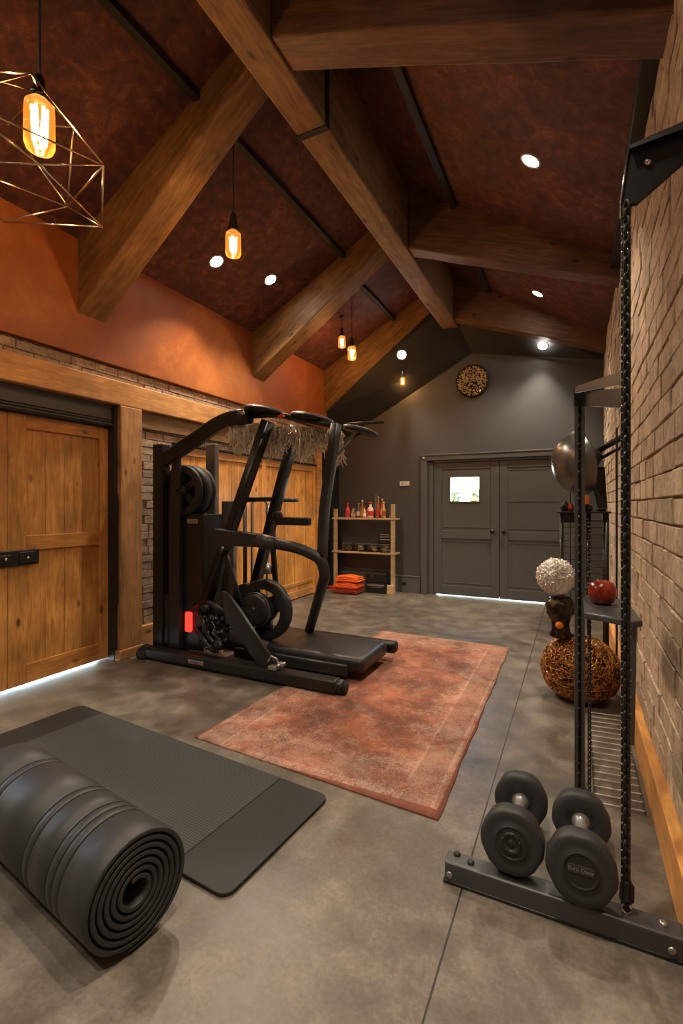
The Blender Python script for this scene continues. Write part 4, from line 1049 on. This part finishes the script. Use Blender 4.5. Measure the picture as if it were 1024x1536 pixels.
def bottle(x, h, r, m_, cap, lab, y=7.18, lb=None, neck=.38):
    r *= 1.2; z = SZ[0]+.001; t = thing('bottle', lab, 'bottle', (x, y, z), 0, 'bottles on the top shelf')
    b = NB(); lathe(b, [(r*.85, 0), (r, .006), (r, h*.50), (r*.8, h*.60), (r*neck, h*.70), (r*neck*.95, h*.9), (0, h*.9)], (x, y, z), seg=20); obj('body', b, m_, t)
    b = NB(); lathe(b, [(r*neck*1.25, h*.88), (r*neck*1.25, h*.99), (0, h)], (x, y, z), seg=16); obj('cap', b, cap, t)
    b = NB(); lathe(b, [(r+.001, h*.14), (r+.0015, h*.15), (r+.0015, h*.42), (r+.001, h*.43)], (x, y, z), seg=20, cap=False); obj('paper_label', b, lb or 'label_cream', t)
bl = [(-3.40, .25, .034, 'bot_pink', 'label_red', 'pink-red bottle at the left end of the top shelf', 'label_red'),
      (-3.315, .18, .024, 'bot_gold', 'cap_dark', 'short slim cream bottle right of the pink-red bottle', None),
      (-3.255, .15, .022, 'bot_grey', 'bot_gold', 'smallest dark bottle in the row on the top shelf', 'bot_gold'),
      (-3.20, .24, .026, 'bot_grey', 'bot_gold', 'slim smoky bottle with a gold cap near the row centre', None),
      (-3.135, .29, .030, 'bot_amber', 'bot_white', 'amber bottle with a pinkish cap in the middle of the top shelf', 'bot_gold'),
      (-3.07, .19, .026, 'bot_gold', 'cap_dark', 'small gold bottle left of the wide pinkish jar', None),
      (-2.99, .26, .048, 'bot_white', 'label_red', 'widest pinkish-white bottle on the top shelf', 'label_red'),
      (-2.935, .385, .024, 'bot_grey', 'bot_grey', 'tallest smoky grey bottle on the top shelf', 'bot_grey'),
      (-2.855, .35, .028, 'bot_amber', 'bot_gold', 'tall amber bottle right of the tallest grey one', 'label_red'),
      (-2.795, .31, .026, 'bot_amber', 'bot_gold', 'amber bottle with cream label, second from the right end', None),
      (-2.735, .26, .028, 'bot_gold', 'bot_gold', 'gold bottle at the right end of the top shelf', 'bot_amber')]
for i, (x, h, r, m_, cap, lab, lb) in enumerate(bl): bottle(x, h, r, m_, cap, lab, y=7.27 if i == 7 else 7.21 if i in (1, 9) else 7.12 if i in (2, 5, 10) else 7.18, lb=lb)
b = NB(); lathe(b, [(.025, 0), (.042, .02), (.048, .09), (.044, .09), (.038, .025), (0, .012)], (-2.66, 7.235, SZ[0]+.001), seg=24, cap=False)
one('glass_dish', b, 'glass', 'low clear glass dish behind the gold bottle', 'dish', loc=(-2.66, 7.235, SZ[0]+.001))
# glass boxes on the middle shelf
gx = [(-3.47, -3.28, 'left'), (-3.25, -3.06, 'second from left'), (-3.03, -2.84, 'third from left'), (-2.81, -2.63, 'right-hand')]
for x0, x1, nm in gx:
    z = SZ[1]+.001; c = ((x0+x1)/2, 7.19, z); t = thing('glass_box', '%s dark-lidded glass box on the middle shelf' % nm, 'box', c, 0, 'glass boxes on the middle shelf')
    b = NB(); box(b, x0, x1, 7.10, 7.28, z, z+.012, bev=.003)
    for a in ((x0, x1, 7.10, 7.106), (x0, x1, 7.274, 7.28), (x0, x0+.006, 7.106, 7.274), (x1-.006, x1, 7.106, 7.274)): box(b, *a, z+.012, z+.125)
    obj('glass_body', b, 'glass', t)
    b = NB(); box(b, x0-.004, x1+.004, 7.096, 7.284, z+.125, z+.137, bev=.004); obj('lid', b, 'bot_grey', t)
    b = NB(); random.seed(int(-x0*100))
    for k in range(9):
        a = random.random()*PI; xx = random.uniform(x0+.05, x1-.05); yy = random.uniform(7.14, 7.24)
        tube(b, [(xx-.035*math.cos(a), yy-.025*math.sin(a), z+.022+.009*k), (xx+.035*math.cos(a), yy+.025*math.sin(a), z+.026+.009*k)], .010, 6)
    o = obj('contents', b, random.choice(['white', 'label_cream', 'silverdull']), t); o['kind'] = 'stuff'
t = thing('storage_case', 'black case with silver stripes on the right-hand glass box', 'case', (-2.72, 7.19, SZ[1]+.139))
b = NB(); box(b, -2.83, -2.62, 7.11, 7.27, SZ[1]+.139, SZ[1]+.30, bev=.012); obj('body', b, 'blackmetal', t)
b = NB()
for z in (.20, .245, .28): box(b, -2.80, -2.63, 7.104, 7.112, SZ[1]+z, SZ[1]+z+.014, bev=.003)
obj('silver_stripes', b, 'silverdull', t)
# basket with towels
bx0, bx1, by0, by1 = -3.53, -3.03, 6.72, 7.04
t = thing('wire_basket', 'low red wire basket holding orange towels under the shelves', 'basket', (-3.255, 6.89, 0))
b = NB()
for z, e in ((.006, .05), (.06, .015), (.11, 0)):
    tube(b, [(bx0+e, by0+e, z), (bx1-e, by0+e, z), (bx1-e, by1-e, z), (bx0+e, by1-e, z)], .006, 6, closed=True)
for k in range(11):
    x = bx0+.04+(bx1-bx0-.08)*k/10
    tube(b, [(x, by0, .11), (x, by0+.04, .008), (x, by1-.04, .008), (x, by1, .11)], .0035, 5, rad=.01)
for k in range(7):
    y = by0+.04+(by1-by0-.08)*k/6
    tube(b, [(bx0, y, .11), (bx0+.04, y, .010), (bx1-.04, y, .010), (bx1, y, .11)], .0035, 5, rad=.01)
obj('wire_frame', b, 'redwire', t)
def towel(z, w, d, h, sk, m_, lab):
    b = NB(); X, Yc = -3.245+sk, 6.89; nx = 14; prof = []
    for k in range(3):
        zz = z+k*h/3; ww = w*(1-.06*k); pts = []
        vs = box(b, X-ww/2, X+ww/2, Yc-d/2+.008*k, Yc+d/2-.008*k, zz+.001, zz+h/3-.001, bev=h/7, seg=4)
        bmesh.ops.subdivide_edges(b, edges=[e for e in {e for v in vs for e in v.link_edges} if e.calc_length() > .15], cuts=6, use_grid_fill=True)
    for v in b.verts: v.co.z += (.012*math.sin(v.co.x*17+sk*9)+.008*math.sin(v.co.y*23+1))*(v.co.z-z+.01)/h*.8
    return one('folded_towel', b, m_, lab, 'towel', 'folded towels in the red basket', loc=(X, Yc, z), shade=True)
M['towel_dark'] = mat('brick_red_towel', (.30,.05,.02), .95)
towel(.022, .42, .30, .075, -.01, 'towel_dark', 'darkest brick red towel, lowest in the red basket')
towel(.112, .42, .31, .070, 0, 'towel', 'middle orange towel in the red basket')
towel(.198, .41, .29, .085, .02, 'towel', 'bright orange towel on top of the pile in the basket')
# black boxes next to it
for z0, z1, nm in ((.001, .165, 'lower'), (.168, .33, 'upper')):
    t = thing('storage_box', '%s glossy black box under the shelves beside the orange towels' % nm, 'box', (-2.83, 7.16, z0), 0, 'black boxes under the shelves')
    b = NB(); box(b, -3.02, -2.67 , 7.04, 7.27, z0, z1, bev=.014); obj('body', b, 'blackmetal', t)
    b = NB()
    if nm == 'lower': box(b, -2.99, -2.70, 7.034, 7.042, z1-.05, z1-.022, bev=.003); box(b, -2.98, -2.75, 7.033, 7.041, z1-.07, z1-.062)
    else: box(b, -3.0, -2.69, 7.034, 7.042, z1-.022, z1-.016); box(b, -2.93, -2.88, 7.034, 7.042, z1-.07, z1-.05, bev=.003)
    obj('front_trim', b, 'silverdull' if nm == 'lower' else 'gunmetal', t)
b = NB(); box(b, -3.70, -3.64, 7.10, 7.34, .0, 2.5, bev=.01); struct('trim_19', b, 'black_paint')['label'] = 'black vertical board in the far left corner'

# ------------------------------------------------------------------ sky, camera, view
w = bpy.data.worlds.new('World'); S.world = w; w.use_nodes = True
bg = w.node_tree.nodes['Background']
sky = w.node_tree.nodes.new('ShaderNodeTexSky'); sky.sky_type = 'NISHITA'; sky.sun_elevation = math.radians(38); sky.sun_rotation = math.radians(200); sky.sun_disc = False
w.node_tree.links.new(sky.outputs[0], bg.inputs['Color']); bg.inputs['Strength'].default_value = 3.0
cam = bpy.data.cameras.new('Camera'); co = link(bpy.data.objects.new('Camera', cam))
cam.sensor_fit = 'VERTICAL'; cam.sensor_height = 36; cam.lens = 715/1536*36; cam.shift_y = -10/1536
cam.clip_start = .02
co.location = (0, 0, 1.4); co.rotation_euler = (PI/2, 0, math.radians(26.08)); S.camera = co
S.view_settings.view_transform = 'Standard'; S.view_settings.look = 'None'; S.view_settings.gamma = 1; S.view_settings.use_curve_mapping = False
S.view_settings.exposure = 0.52
